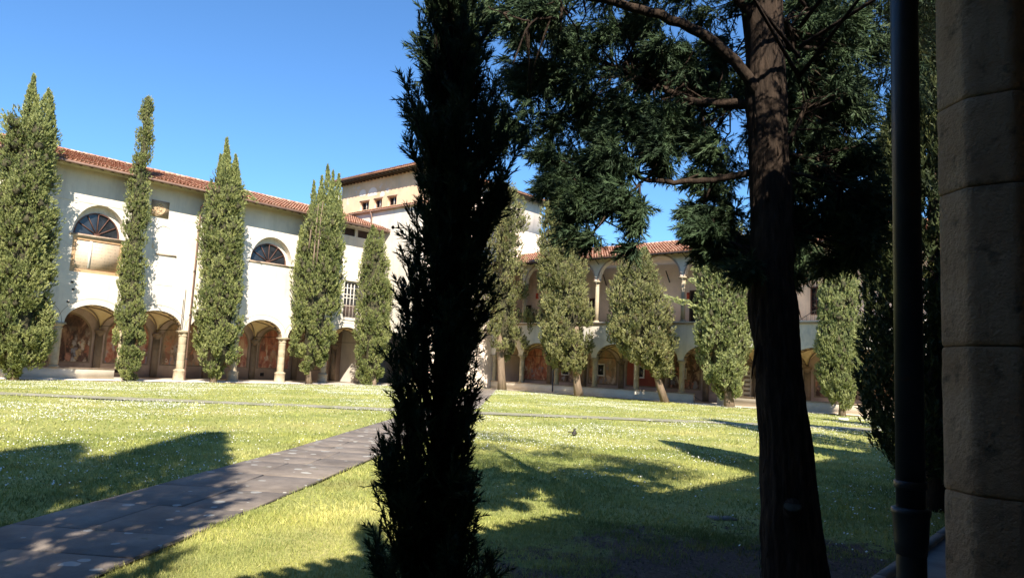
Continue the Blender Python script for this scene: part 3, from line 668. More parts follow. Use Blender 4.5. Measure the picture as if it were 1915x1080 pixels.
# ochre upper storey a little set back, with three low windows
ho = []
tw = [(674, 690), (700, 714), (725, 741)]
yo = YB+.9
for a, b in tw:
    p0 = hit(a, 381, 1, yo); p1 = hit(b, 381, 1, yo); ho.append((p0[0], p1[0]))
zw0 = hit(707, 388, 1, yo)[2]; zw1 = hit(707, 372, 1, yo)[2]
zeo = hit(700, 333, 1, yo)[2]
XL = hit(614, 350, 1, yo-1.0)[0]
plate('ochre_wall', [(XL+.9, 14), (XC-.8, 14), (XC-.8, zeo), (XL+.9, zeo)], [[(a, zw0), (b, zw0), (b, zw1), (a, zw1)] for a, b in ho], (0, yo, 0), Ub, Nb, .5, ochre_plaster, blk)
for a, b in ho:
    w = MB(); w.box((a+.01, yo+.3, zw0+.01), (b-.01, yo+.34, zw1-.01)); w = w.build('window', glass, blk); ORG[w.name] = origin(blk)
    plate('frame', [(a+.005, zw0+.005), (b-.005, zw0+.005), (b-.005, zw1-.005), (a+.005, zw1-.005)], [[(a+.09, zw0+.08), (b-.09, zw0+.08), (b-.09, zw1-.08), (a+.09, zw1-.08)]], (0, yo+.22, 0), Ub, Nb, .07, copper, w)
    MB().box(((a+b)/2-.03, yo+.23, zw0+.08), ((a+b)/2+.03, yo+.29, zw1-.08)).build('glazing_bar', white_frame, w)
    MB().box((a-.1, yo-.05, zw1+.02), (b+.1, yo-.002, zw1+.10)).build('lintel', copper, blk)
MB().box((XC-1.3, yo+.502, 14), (XC-.8, 57, zeo)).build('upper_side_wall', pink_plaster, blk)
# faded arch traces on the ochre wall
for (px0, px1, top) in ((672, 684, 3), (688, 705, 6), (711, 719, 5)):
    p0 = hit(px0, 366, 1, yo)[0]; p1 = hit(px1, 366, 1, yo)[0]; zz = hit(px0, 366-top*0, 1, yo)[2]
    plate('plaster_patch', lunette_poly((p0+p1)/2, (p1-p0)/2, zz+.1, (p1-p0)/2*.9, zz-.1), [], (0, yo-.014, 0), Ub, Nb, .016, pink_plaster, blk)
# small tiled ledge roof between white and ochre walls
tile_roof(blk, (-60, YB-.22, zt_w+.02), (1, 0, 0), np.array([0, 1, .30])/math.hypot(1, .3), 60-45.0-.0, 1.12, seed=3, course=.34)
MB().tube([(-60, YB-.27, zt_w-.05), (XC, YB-.27, zt_w-.05)], .06, 8).build('gutter', copper, blk)
xd = hit(695, 430, 1, YB)[0]
MB().tube([(xd, YB-.27, zt_w-.05), (xd, YB-.1, zt_w-.5), (xd, YB-.1, 12.5)], .07, 8).build('downpipe', copper, blk)
# big eaves
zq = zeo
mb = MB(); mb.box((XL, yo-1.0, zq+.0), (XC+.25, 58, zq+.05)); mb.build('eaves', wood, blk)
mb = MB()
for k in range(int((XC-XL)/.52)): x = XL+.2+k*.52; mb.box((x, yo-.95, zq-.16), (x+.12, yo-.002, zq-.002))
stuff(mb.build('rafters', wood, blk))
hs = np.array([0, 1, .32])/math.hypot(1, .32)
tile_roof(blk, (XL, yo-1.05, zq+.10), (1, 0, 0), hs, XC-XL-.3, 1.3, seed=4)
tile_roof(blk, (XC+.30, 58, zq+.14), (0, -1, 0), np.array([-1, 0, .32])/math.hypot(1, .32), 18.0, 1.4, seed=5)
# pinnacle of a little white chimney beyond the left roof
ch = thing('chimney_pot', 'small white domed chimney pot just over the left roof ridge', 'chimney', (-58, 33, 12))
pc = hit(632, 375, 0, -56.5)
ORG[ch.name] = pc-np.array([0, 0, 1.0]); ch.location = pc-np.array([0, 0, 1.0])
MB().prism(pc[:2], [(pc[2]-1.4, .35), (pc[2]-.3, .35), (pc[2]-.28, .45), (pc[2]-.15, .45), (pc[2]+.1, .40), (pc[2]+.35, .22), (pc[2]+.5, .05)], 12).build('stack', white_stone, ch)
MB().prism(pc[:2], [(pc[2]+.5, .06), (pc[2]+.95, .03)], 6).build('finial', iron, ch)

# ---------------------------------------------------------------- FAR WING
BY = 49.4; X0 = -41.46; BX = 3.93
far = thing('cloister_wing', 'two storey cloister wing with open arched loggia above a lower arcade and low wall', 'building', (-20, BY, 0))
frf, Uf, Nf = frame3('x', BY, 1)
FX0, FX1 = XC+.01, 2.0
nF = int((FX1-X0)/BX)
xs = [X0+BX*i for i in range(-1, nF+2)]; xs = [x for x in xs if x < 2.2]; xs[0] = max(xs[0], FX0+.3)
cf = [(xs[i]+xs[i+1])/2 for i in range(len(xs)-1)]
ZF, RF = 3.15, 1.12; HF = (BX-.46)/2; ZST = 5.85; ZU, RU = 9.5, 1.70
outer = [(FX0, ZF)]
for i, c in enumerate(cf): outer += arch_pts(c, min(HF, (xs[i+1]-xs[i]-.46)/2), ZF, RF)
outer += [(xs[-1]+.3, ZF), (xs[-1]+.3, ZST), (FX0, ZST)]
plate('parapet_wall', outer, [], frf(0, 0, 0), Uf, Nf, .5, plaster_far, far)
outer = [(FX0, ZU)]
for i, c in enumerate(cf): outer += arch_pts(c, (xs[i+1]-xs[i]-.42)/2, ZU, RU, 22)
zEf = hit(1200, 474.5, 1, BY-1.0)[2]
outer += [(xs[-1]+.3, ZU), (xs[-1]+.3, zEf+.22), (FX0, zEf+.22)]
plate('loggia_wall', outer, [], frf(0, 0, 0), Uf, Nf, .42, plaster, far)
# thin moulded ring round each upper arch
mbr = MB()
for i, c in enumerate(cf):
    h_ = (xs[i+1]-xs[i]-.42)/2
    for k in range(26):
        a0, a1 = PI*k/26, PI*(k+1)/26
        q = [(c-(h_+o)*math.cos(a), ZU+(RU+o)*math.sin(a)) for a in (a0, a1) for o in (.0, .13)]
        mbr.put([frf(u, -.025, z) for u, z in (q[0], q[1], q[3], q[2])]+[frf(u, .01, z) for u, z in (q[0], q[1], q[3], q[2])], [(0, 1, 2, 3), (1, 5, 6, 2), (0, 3, 7, 4)], .5)
stuff(mbr.build('archivolts', dado, far))
mb = MB(); mb.box((FX0, BY-.10, ZST+.001), (xs[-1]+.3, BY+.55, ZST+.12)); mb.build('coping', coping_mat, far)
mb = MB(); mb.box((FX0, BY-.13, ZST+.121), (xs[-1]+.3, BY+.58, ZST+.20)); mb.build('string_course', white_frame, far)
for x in xs:
    make_pier(far, (x, BY+.25), ZF, stone, .215, 'low')
    # upper column: round shaft, base and capital
    mb = MB(); mb.prism((x, BY+.21), [(ZST+.2, .26), (ZST+.27, .26), (ZST+.30, .20), (ZST+.36, .20)], 16); c_ = mb.build('column', stone, far); ORG[c_.name] = origin(far)
    m2 = MB(); m2.prism((x, BY+.21), [(ZST+.36, .17), (ZST+1.5, .178), (ZU-.40, .15)], 16); m2.build('shaft', stone, c_, smooth=False)
    m3 = MB(); m3.prism((x, BY+.21), [(ZU-.40, .15), (ZU-.37, .185), (ZU-.34, .15), (ZU-.22, .17), (ZU-.12, .27)], 16); m3.box((x-.30, BY+.21-.27, ZU-.119), (x+.30, BY+.21+.27, ZU-.002)); m3.build('capital', stone, c_)
# low wall with a gap
for a, b in ((FX0, -24.75), (-22.83, xs[-1])):
    MB().box((a, BY+.06, .02), (b, BY+.44, .68)).build('low_wall', low_wall_mat, far)
    MB().box((a-.03, BY+.01, .681), (b+.03, BY+.49, .74)).build('coping', coping_mat, far)
voussoirs(far, frf, Uf, Nf, cf, HF, ZF, RF, .5, None)
vaults(far, frf, cf, BX, 4.3, ZF-.2, 1.42)
DB = 4.35
red_i = min(range(len(cf)), key=lambda i: abs(cf[i]+31.6))
lw_holes = []
plate('back_wall', [(FX0-.02, 0), (xs[-1], 0), (xs[-1], ZST-.2), (FX0-.02, ZST-.2)], [], frf(0, DB, 0), Uf, Nf, .3, dado, far)
MB().box((FX0, BY+.5, ZST-.35), (xs[-1], BY+DB, ZST-.10)).build('floor_slab', pale_floor, far)
for i, c in enumerate(cf):
    m_ = red_wall if i == red_i else FR[(i*2+1) % 3]
    plate('fresco', lunette_poly(c, 1.40, 2.5, 1.42, 1.0), [], frf(0, DB-.03, 0), Uf, Nf, .02, m_, far)
    plate('fresco_border', lunette_poly(c, 1.52, 2.5, 1.54, .9), [lunette_poly(c, 1.40, 2.5, 1.42, 1.0)], frf(0, DB-.045, 0), Uf, Nf, .04, pilaster_mat, far)
for x in xs:
    MB().box((x-.24, BY+DB-.14, .06), (x+.24, BY+DB-.002, 2.75)).build('pilaster', pilaster_mat, far)
    MB().prism((x, BY+DB-.16), [(2.6, .10), (2.75, .2), (2.88, .33), (3.0, .35)], 8).build('corbel', pilaster_mat, far)
    MB().tube([(x+.03, BY+.3, ZF+.05), (x+.03, BY+DB, ZF+.05)], .02, 6).build('tie_rod', iron, far)
def small_window(parent, px, py0, py1, px1, d, fmat=white_frame, bars=True, name='window', gm_=glass, fw=.12):
    yb = BY+d; p0 = hit(px, py1, 1, yb); p1 = hit(px1, py0, 1, yb); a, b, z0, z1 = p0[0], p1[0], p0[2], p1[2]
    w = MB(); w.box((a, yb-.06, z0), (b, yb-.045, z1)); w = w.build(name, gm_, parent); ORG[w.name] = origin(parent)
    plate('frame', [(a-fw, z0-fw), (b+fw, z0-fw), (b+fw, z1+fw), (a-fw, z1+fw)], [[(a, z0), (b, z0), (b, z1), (a, z1)]], (0, yb-.10, 0), Uf, Nf, .09, fmat, w)
    if bars:
        MB().box(((a+b)/2-.03, yb-.085, z0), ((a+b)/2+.03, yb-.062, z1)).build('glazing_bar', fmat, w)
        for k in (1, 2, 3): z = z0+(z1-z0)*k/4; MB().box((a, yb-.08, z-.015), (b, yb-.0625, z+.015)).build('glazing_bar', fmat, w)
    return w
# lower storey openings
small_window(far, 1119, 682, 700, 1130, DB, bars=False)
small_window(far, 1196, 686, 704, 1204, DB, bars=False)
small_window(far, 1278, 690, 706, 1283, DB, bars=False, fw=.09)
small_window(far, 1052, 690, 699, 1064, DB, bars=False, fw=.08)
small_window(far, 928, 672, 716, 934, DB, blue_pipe, False, 'door', blue_pipe, .05)
# banded pilaster
xb = hit(1397, 700, 1, BY+DB-.5)[0]
bp = MB(); bp.box((xb-.30, BY+DB-.5, .06), (xb+.30, BY+DB-.16, 2.9)); bp = bp.build('banded_pilaster', low_wall_mat, far); ORG[bp.name] = origin(far)
for k in range(8): MB().box((xb-.24, BY+DB-.512, .35+k*.33), (xb+.24, BY+DB-.499, .50+k*.33)).build('dark_band', pilaster_mat, bp)
# loggia interior
lb = []
MB().box((FX0, BY+DB, ZST-.2), (xs[-1], BY+DB+.3, zEf+.2)).build('loggia_back_wall', pink_plaster, far)
MB().box((FX0, BY+.43, zEf-.02), (xs[-1], BY+DB, zEf+.1)).build('loggia_ceiling', pink_plaster, far)
MB().box((xs[-1]+.0, BY+.5, 0), (xs[-1]+.3, BY+DB+.3, zEf+.1)).build('end_wall', plaster, far)
small_window(far, 1519, 538, 586, 1536, DB, red_frame, True, fw=.10)
small_window(far, 1104, 559, 597, 1119, DB, red_frame, True, fw=.08)
small_window(far, 1292, 545, 606, 1304, DB, wood, False, 'door', dark_in)
small_window(far, 984, 572, 606, 993, DB, wood, False, 'door', dark_in, .08)
for px, py in ((1004, 553), (1287, 553)):
    p = hit(px, py, 1, BY+DB-.06); MB().box((p[0]-.14, p[1], p[2]-.28), (p[0]+.14, p[1]+.03, p[2]+.28)).build('red_sign', sign_red, far)
p = hit(1150, 577, 1, BY+DB-.05); MB().box((p[0]-.2, p[1], p[2]-.15), (p[0]+.2, p[1]+.03, p[2]+.15)).build('wall_notice', white_frame, far)
# short dark diagonal bars in the spandrels and on the loggia wall
for px, py, d in ((1116, 489, -.03), (1279, 477, -.03)):
    p = hit(px, py, 1, BY+d); MB().tube([p+np.array([-.25, 0, .30]), p+np.array([.22, -.0, -.25])], .03, 5).build('dark_bar', iron, far)
for px, py in ((1131, 523), (1249, 517)):
    p = hit(px, py, 1, BY+DB-.1); MB().tube([p+np.array([-.2, 0, .5]), p+np.array([.18, 0, -.5])], .05, 5).build('dark_bar', iron, far)
# short handrails behind the columns
for i in (1, 2, 4, 5, 7):
    x = xs[i]+.35; rl = MB(); rl.tube([(x, BY+.7, ZST+.1), (x+1.3, BY+.7, ZST+.95), (x+1.45, BY+.7, ZST+.95)], .022, 5)
    for k in range(5): rl.tube([(x+.25+k*.27, BY+.7, ZST+.1), (x+.25+k*.27, BY+.7, ZST+.1+.85*min(1, (.25+k*.27)/1.3))], .012, 4)
    rl.build('handrail', iron, far)
# roof
EY = BY-1.0
SLf = .34; rs2 = math.hypot(1, SLf)
tile_roof(far, (FX0, EY, zEf), (1, 0, 0), np.array([0, 1, SLf])/rs2, xs[-1]+.5-FX0, 5.6, seed=2)
mb = MB()
for k in range(int((xs[-1]-FX0)/.6)): x = FX0+.2+k*.6; mb.obox((x, EY+.03, zEf-.22), (.1, 0, 0), (0, .95, .95*SLf), (0, 0, .11))
stuff(mb.build('rafters', wood, far))
MB().tube([(FX0, EY-.05, zEf-.1), (xs[-1], EY-.05, zEf-.1)], .06, 8).build('gutter', iron, far)
dx = hit(1033, 730, 1, BY-.12)[0]
dq = MB(); dq.tube([(dx, BY-.12, .1), (dx, BY-.12, 5.4)], .06, 8); dq = dq.build('downpipe', blue_pipe, far)
# chain across the gap and a small stone bench end
mb = MB(); p0 = np.array([-24.7, BY+.2, .55]); p1 = np.array([-22.9, BY+.2, .35])
mb.tube([p0+(p1-p0)*t-np.array([0, 0, .3*math.sin(PI*t)]) for t in np.linspace(0, 1, 9)], .02, 5)
tag(mb.build('chain', iron), 'sagging dark chain across the gap in the low wall of the far arcade', 'chain')

# ---------------------------------------------------------------- NEAR WING (the photographer stands in it)
nw = thing('cloister_wing', 'dark near cloister wing of big sandstone pillars at the right edge', 'building', (-.44, 4.15, 0))
PX = -.468; PYS = [4.15+5.0*k for k in range(-4, 9)]
frn, Un, Nn_ = frame3('y', -.72, 1)
outer = [(PYS[0]-2, 4.3)]
for k in range(len(PYS)-1): outer += arch_pts((PYS[k]+PYS[k+1])/2, 2.2, 4.3, .62)
outer += [(PYS[-1]+2, 4.3), (PYS[-1]+2, 5.25), (PYS[0]-2, 5.25)]
plate('wall', outer, [], (-.72, 0, 0), Un, Nn_, .55, plaster_far, nw)
def rough_block(r, h, nz=7, sub=4, seed=0, ph=0):
    """octagonal drum with chipped arrises and tooled faces"""
    V = []; F_ = []; ring = []
    for k in range(8):
        a0 = PI/8+k*PI/4; a1 = a0+PI/4
        for s_ in range(sub):
            t = s_/sub; ring.append(((1-t)*math.cos(a0)+t*math.cos(a1), (1-t)*math.sin(a0)+t*math.sin(a1), min(t, 1-t)))
    n_ = len(ring)
    zs_ = [0.0, .008]+list(np.linspace(.03, h-.03, nz))+[h-.008, h]
    for iz, z in enumerate(zs_):
        sh = .965 if iz in (0, len(zs_)-1) else (.992 if iz in (1, len(zs_)-2) else 1)
        for (cx, cy, e) in ring:
            q = noise.noise(Vector((cx*r*14+seed*7.7, cy*r*14, z*9+seed)))*.0025+noise.noise(Vector((cx*r*40+seed, cy*r*40, z*30)))*.0016
            ch = .0025+.005*max(0, noise.noise(Vector((cx*9, cy*9, z*6+seed)))) if e < .01 else 0
            V.append((cx*r*sh+cx*(q-ch), cy*r*sh+cy*(q-ch), z))
    for i in range(len(zs_)-1):
        for k in range(n_): a = i*n_+k; b = i*n_+(k+1) % n_; F_.append((a, b, b+n_, a+n_))
    F_.append(tuple(range(n_-1, -1, -1))); F_.append(tuple(range((len(zs_)-1)*n_, len(zs_)*n_)))
    return V, F_
RP = .2*1.3066
zj = [hit(1817, y, 1, 3.91)[2] for y in (925, 645, 347, 180, -140)]
heights = [.72]+[z for z in zj if z > .8]
heights = sorted([.75]+zj+[4.0])
for k, y in enumerate(PYS):
    mb = MB(); mb.box((PX-.3, y-.3, .05), (PX+.3, y+.3, .16)); pr = mb.build('pier', stone_dark, nw); ORG[pr.name] = origin(nw)
    hs_ = heights if k == 4 else [.75, 1.5, 2.25, 3.1, 4.0]
    hs_ = [.161]+hs_
    for i in range(len(hs_)-1):
        if k in (4, 5): 
            v_, f_ = rough_block(RP, hs_[i+1]-hs_[i]-.004, 14, 8, k*10+i); bm_ = mesh_np('stone_block', v_, f_, stone_dark)
        else:
            if 'pb%d' % i not in globals(): v_, f_ = rough_block(RP, hs_[i+1]-hs_[i]-.004, 3, 2, i); globals()['pb%d' % i] = mesh_np('stone_block', v_, f_, stone_dark)
            bm_ = globals()['pb%d' % i]
        inst('stone_block', bm_, pr, (PX+rng.uniform(-.002, .002), y, hs_[i]))
    m3 = MB(); m3.prism((PX, y), [(4.005, RP), (4.1, RP*1.1), (4.22, RP*1.3)]); m3.box((PX-.34, y-.34, 4.221), (PX+.34, y+.34, 4.297)); m3.build('capital', stone_dark, pr)
for k in range(len(PYS)-1):
    if k == 3: continue
    MB().box((PX-.17, PYS[k]+.3, .05), (PX+.17, PYS[k+1]-.3, .70)).build('low_wall', low_wall_mat, nw)
    MB().box((PX-.22, PYS[k]+.3, .701), (PX+.22, PYS[k+1]-.3, .78)).build('coping', stone_dark, nw)
MB().box((4.4, PYS[0]-2, 0), (4.8, PYS[-1]+2, 6.7)).build('back_wall', pilaster_mat, nw)
MB().box((-.16, PYS[0]-2, 5.0), (4.4, PYS[-1]+2, 5.2)).build('ceiling', dado, nw)
MB().box((-.7, PYS[0]-2.3, 0), (4.8, PYS[0]-2.01, 5.2)).build('end_wall', dado, nw)
EN = (-1.0, 5.25)
tile_roof(nw, (EN[0], PYS[-1]+2, EN[1]), (0, -1, 0), np.array([1, 0, .3])/math.hypot(1, .3), PYS[-1]-PYS[0]+4, 6.4, seed=6)

sw_ = thing('cloister_wing', 'south wing closing the garden behind the photographer, out of view, added to block sky light', 'building', (-20, -7.2, 0))  # unseen wing, put in and heightened to darken the near pillar
SY = -7.2; sx_ = [-1.0-4.8*k for k in range(11)]
outer = [(sx_[-1]-2, 3.6)]
for k in range(len(sx_)-1, 0, -1): outer += arch_pts((sx_[k]+sx_[k-1])/2, 2.1, 3.6, 1.4)
outer += [(-.8, 3.6), (-.8, 10.4), (sx_[-1]-2, 10.4)]
plate('wall', outer, [[(x-.6, 6.6), (x+.6, 6.6), (x+.6, 8.8), (x-.6, 8.8)] for x in sx_[1::2]], (0, SY, 0), (1, 0, 0), (0, -1, 0), .5, plaster_far, sw_)
for x in sx_[1::2]: MB().box((x-.6, SY-.3, 6.6), (x+.6, SY-.26, 8.8)).build('window', glass, sw_)
for x in sx_:
    m3 = MB(); m3.prism((x, SY-.25), [(.05, .4), (.7, .4), (.75, .27), (3.2, .25), (3.4, .33), (3.598, .36)]); m3.build('pier', stone, sw_)
MB().box((-52, SY-5, 0), (4.8, SY-4.7, 11.5)).build('back_wall', dado, sw_)
MB().box((-52, SY-4.7, 5.3), (-.8, SY-.51, 5.5)).build('ceiling', dado, sw_)
tile_roof(sw_, (-.8, SY+.9, 10.25), (-1, 0, 0), np.array([0, -1, .3])/math.hypot(1, .3), 50, 6.4, seed=8)
# downpipe beside the pillar
def pipe_near():
    pb = hit(1700, 1080, 1, 3.0)
    px_, py_ = -.66, 3.14
    t = thing('downpipe', 'thick dark painted iron downpipe with socket joint beside the nearest pillar', 'pipe', (px_, py_, .06))
    b = np.array([px_, py_, 0]); z1 = hitv(1700, 985, b)[2]; z2 = hitv(1700, 905, b)[2]
    rp = .052
    MB().prism((px_, py_), [(.06, rp), (z1-.06, rp), (z1-.0, rp)], 24, 0).build('lower_pipe', pipe_mat, t, smooth=True)
    MB().prism((px_, py_), [(z1-.10, rp*1.03), (z1-.05, rp*1.14), (z1+.04, rp*1.22), (z1+.052, rp*1.32), (z1+.070, rp*1.32), (z1+.076, rp*1.02)], 24, 0).build('socket', pipe_mat, t)
    MB().prism((px_, py_), [(z1+.05, rp*.98), (5.1, rp*.98)], 24, 0).build('upper_pipe', pipe_mat, t, smooth=True)
    MB().prism((px_, py_), [(z2-.015, rp*1.06), (z2-.012, rp*1.12), (z2+.012, rp*1.12), (z2+.015, rp*1.06)], 24, 0).build('collar', pipe_mat, t)
pipe_near()

# ------------------------------------------------------------------ vegetation
def spray_proto(n, spread=40, length=.42, w=.05, flat=False, seed=0, tri=False):
    """leafy twig along +Z, length 1: rhombic leaflets; returns V, F(quads)"""
    r = np.random.default_rng(seed); V = []; Fq = []
    for i in range(n):
        t = .02+.86*i/n; ph = (PI*(i % 2)+r.normal(0, .35)) if flat else i*2.399+r.normal(0, .3)
        sp = math.radians(spread*(1+.3*r.normal())); L_ = length*(1-.55*t)*(.8+.4*r.random())
        if i == n-1: sp = .05; L_ = .3; t = .75
        d = np.array([math.sin(sp)*math.cos(ph), math.sin(sp)*math.sin(ph), math.cos(sp)])
        side = np.cross(d, r.normal(size=3)); side /= np.linalg.norm(side)
        b = np.array([0, 0, t]); ww = w*(.7+.6*r.random())
        k = len(V)
        if tri: V += [b+side*ww, b+d*L_, b-side*ww]; Fq.append((k, k+1, k+2)); continue
        V += [b, b+d*L_*.45+side*ww, b+d*L_, b+d*L_*.45-side*ww]; Fq.append((k, k+1, k+2, k+3))
    if tri: k = len(V); V += [np.array([-w*.3, 0, 0]), np.array([0, 0, 1.]), np.array([w*.3, 0, 0])]; Fq.append((k, k+1, k+2)); return np.array(V), np.array(Fq)
    k = len(V); V += [np.array([-w*.25, 0, 0]), np.array([w*.25, 0, 0]), np.array([0, 0, 1.])]; V.append(np.array([0, w*.25, 0])); Fq.append((k, k+1, k+2, k+3))
    return np.array(V), np.array(Fq)
def scatter(protos, P, D, S, seed=0, tint=None):
    """rotate copies of the protos so +Z points along D"""
    r = np.random.default_rng(seed); n_ = len(P); D = D/np.linalg.norm(D, axis=1, keepdims=True)
    a = r.normal(size=(n_, 3)); X = np.cross(a, D); X /= np.linalg.norm(X, axis=1, keepdims=True)+1e-9; Y = np.cross(D, X)
    which = r.integers(len(protos), size=n_); Vs = []; Fs = []; Ts = []; off = 0
    if tint is None: tint = r.random(n_)
    for k, (pv, pf) in enumerate(protos):
        idx = np.where(which == k)[0]; m = len(idx)
        if not m: continue
        s_ = S[idx][:, None, None]
        V = P[idx][:, None, :]+s_*(pv[None, :, 0:1]*X[idx][:, None, :]+pv[None, :, 1:2]*Y[idx][:, None, :]+pv[None, :, 2:3]*D[idx][:, None, :])
        nv = len(pv); Fq = pf[None]+(np.arange(m)*nv)[:, None, None]+off
        Vs.append(V.reshape(-1, 3)); Fs.append(Fq.reshape(-1, pf.shape[1])); off += m*nv
        Ts.append(np.clip(np.repeat(tint[idx], len(pf))+r.normal(0, .12, m*len(pf)), 0, 1))
    return np.concatenate(Vs), np.concatenate(Fs), np.concatenate(Ts)
far_protos = [spray_proto(7, 34, .64, .12, seed=k, tri=True) for k in range(4)]
mid_protos = [spray_proto(10, 40, .55, .075, seed=k+20, tri=True) for k in range(4)]
near_protos = [spray_proto(18, 36, .44, .031, flat=(k % 2 == 0), seed=k+40, tri=True) for k in range(5)]
def n3(P, k, ph=0.):
    x, y, z = P[:, 0]*k, P[:, 1]*k, P[:, 2]*k
    return (np.sin(1.7*x+ph+.8*np.sin(z))*np.sin(1.9*y-ph+.5*x)+np.sin(1.3*z+2.1*x+ph)*np.cos(1.5*y+.7*z)+.6*np.sin(3.9*z-2.7*y+ph)*np.cos(3.3*x+ph))/2.6
def crown_points(base, outline, n, seed, lean=1., inner=.35, rough=.20, kn=2.2):
    """outline: (y_px, xl_px, xr_px) rows of the silhouette; points fill a round crown with the same section"""
    r = np.random.default_rng(seed); rows = []
    for y, a, b in outline:
        A = hitv(a, y, base); B = hitv(b, y, base); c = (A+B)/2; rows.append((c[2], (c-np.array(base)) @ RGT, np.linalg.norm(B-A)/2))
    rows.sort(); Z = np.array([q[0] for q in rows]); C = np.array([q[1] for q in rows]); Rr = np.array([q[2] for q in rows])
    zz = np.linspace(Z[0], Z[-1], 200); rr = np.interp(zz, Z, Rr); w = rr+.22; cdf = np.cumsum(w); cdf /= cdf[-1]
    z = np.interp(r.random(n), cdf, zz); rad = np.interp(z, Z, Rr); cx = np.interp(z, Z, C); th = r.random(n)*2*PI
    f = 1-inner*r.random(n)**1.6
    rdir = np.cos(th)[:, None]*RGT+np.sin(th)[:, None]*FWD
    q = np.stack([np.cos(th)*1.6, np.sin(th)*1.6, z*.9], 1)
    bumpf = 1+rough*n3(q, kn, seed*1.3)
    rr_ = rad*f*bumpf
    P = np.array(base)[None]*np.array([1, 1, 0])+cx[:, None]*RGT+rr_[:, None]*rdir; P[:, 2] = z
    return P, rdir, rad, f, (Z, C, Rr)
def trunk_obj(parent, P, Rd, mat, sides=10, name='trunk', seed=0):
    mb = MB(); mb.tube(P, Rd, sides); return mb.build(name, mat, parent, smooth=True)
GRP = 'cypresses in front of the cloister wings'
def far_cypress(label, base, outline, leaf, seed, n=3600, size=.42, trunk=None, spires=(), up=1.2, inner=.38, rough=.2, core=.62, extra=(), stems=(), per=50, plume=1.6):
    t = thing('cypress_tree', label, 'tree', (base[0], base[1], 0), GRP)
    r = np.random.default_rng(seed)
    nc = int(n*3.3/per); rc0 = .42*size/.42
    Pc, rdc, radc, fc_, (Z, C, Rr) = crown_points(base, outline, nc, seed, inner=inner, rough=rough)
    rc = np.minimum(rc0*(.6+.8*r.random(nc)), radc*.45+.06)
    Pc = Pc-rdc*(rc*.35)[:, None]
    j = np.repeat(np.arange(nc), per); n = len(j)
    g = r.normal(size=(n, 3)); g /= np.linalg.norm(g, axis=1, keepdims=True); g *= (.62+.38*r.random(n)**.5)[:, None]
    P = Pc[j]+g*rc[j][:, None]*np.array([1, 1, plume]); P[:, 2] = np.maximum(P[:, 2], .12); rd = rdc[j]
    D = g*np.array([.62, .62, .35])+rd*.25+np.array([0, 0, up*.75])+r.normal(0, .22, (n, 3)); S = size*(.34+.36*r.random(n))
    ct = r.normal(0, .17, nc)
    tint = np.clip(.5+ct[j]+.22*n3(P, 1.1, seed)+r.normal(0, .10, n), 0, 1)
    PP, DD, SS, TT = [P], [D], [S], [tint]
    for j, (ol, m) in enumerate([(a_, int(b_*1.3)) for a_, b_ in spires]):
        p2, rd2, _, f2, _ = crown_points(base, ol, m, seed+50+j, inner=.7, rough=.12)
        off = FWD*r.uniform(-.5, .5)
        PP.append(p2+off); DD.append(rd2*.25+np.array([0, 0, 1.6])+r.normal(0, .15, (m, 3))); SS.append(size*.8*(.6+.6*r.random(m))); TT.append(np.clip(.5+r.normal(0, .15, m), 0, 1))
    for (p0, p1, m) in extra:      # a stray branch
        A = hitv(*p0, base); B = hitv(*p1, base); k = r.random(m)[:, None]
        PP.append(A+(B-A)*k+r.normal(0, .10, (m, 3))); d_ = (B-A)/np.linalg.norm(B-A); DD.append(np.repeat(d_[None], m, 0)+r.normal(0, .45, (m, 3))+np.array([0, 0, .2])); SS.append(size*.7*(.6+.6*r.random(m))); TT.append(np.clip(.75+r.normal(0, .15, m), 0, 1))
    P, D, S, T = map(np.concatenate, (PP, DD, SS, TT))
    V, Fq, Tt = scatter(far_protos, P-D/np.linalg.norm(D, axis=1, keepdims=True)*(S*.45)[:, None], D, S, seed, T)
    # dark heart in every leaf clump: the shade of the gaps painted in
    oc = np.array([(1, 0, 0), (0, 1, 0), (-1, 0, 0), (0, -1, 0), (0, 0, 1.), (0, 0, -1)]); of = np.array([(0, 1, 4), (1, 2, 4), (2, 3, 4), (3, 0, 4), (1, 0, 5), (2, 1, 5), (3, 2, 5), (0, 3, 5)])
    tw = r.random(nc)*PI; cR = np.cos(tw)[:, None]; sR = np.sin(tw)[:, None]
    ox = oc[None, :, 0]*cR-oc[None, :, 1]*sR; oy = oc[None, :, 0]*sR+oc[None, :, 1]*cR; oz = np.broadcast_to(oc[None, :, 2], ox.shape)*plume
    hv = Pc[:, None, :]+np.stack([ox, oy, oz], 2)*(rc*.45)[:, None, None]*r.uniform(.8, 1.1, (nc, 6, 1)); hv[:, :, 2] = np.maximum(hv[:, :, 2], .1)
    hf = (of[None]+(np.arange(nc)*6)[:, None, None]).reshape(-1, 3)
    add('dark_hearts', hv.reshape(-1, 3), hf, twig_mat, t)['kind'] = 'stuff'
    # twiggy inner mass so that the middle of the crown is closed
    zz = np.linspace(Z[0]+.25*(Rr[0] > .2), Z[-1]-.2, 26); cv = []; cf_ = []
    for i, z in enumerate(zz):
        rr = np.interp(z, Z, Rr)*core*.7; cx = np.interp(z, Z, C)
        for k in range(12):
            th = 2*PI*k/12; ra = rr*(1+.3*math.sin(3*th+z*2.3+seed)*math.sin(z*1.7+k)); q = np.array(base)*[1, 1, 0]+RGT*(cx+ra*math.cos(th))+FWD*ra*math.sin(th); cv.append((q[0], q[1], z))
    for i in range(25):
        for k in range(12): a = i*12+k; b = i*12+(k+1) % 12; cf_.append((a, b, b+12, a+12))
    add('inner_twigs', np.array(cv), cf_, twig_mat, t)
    add('crown', V, Fq, leaf, t, tint=Tt)
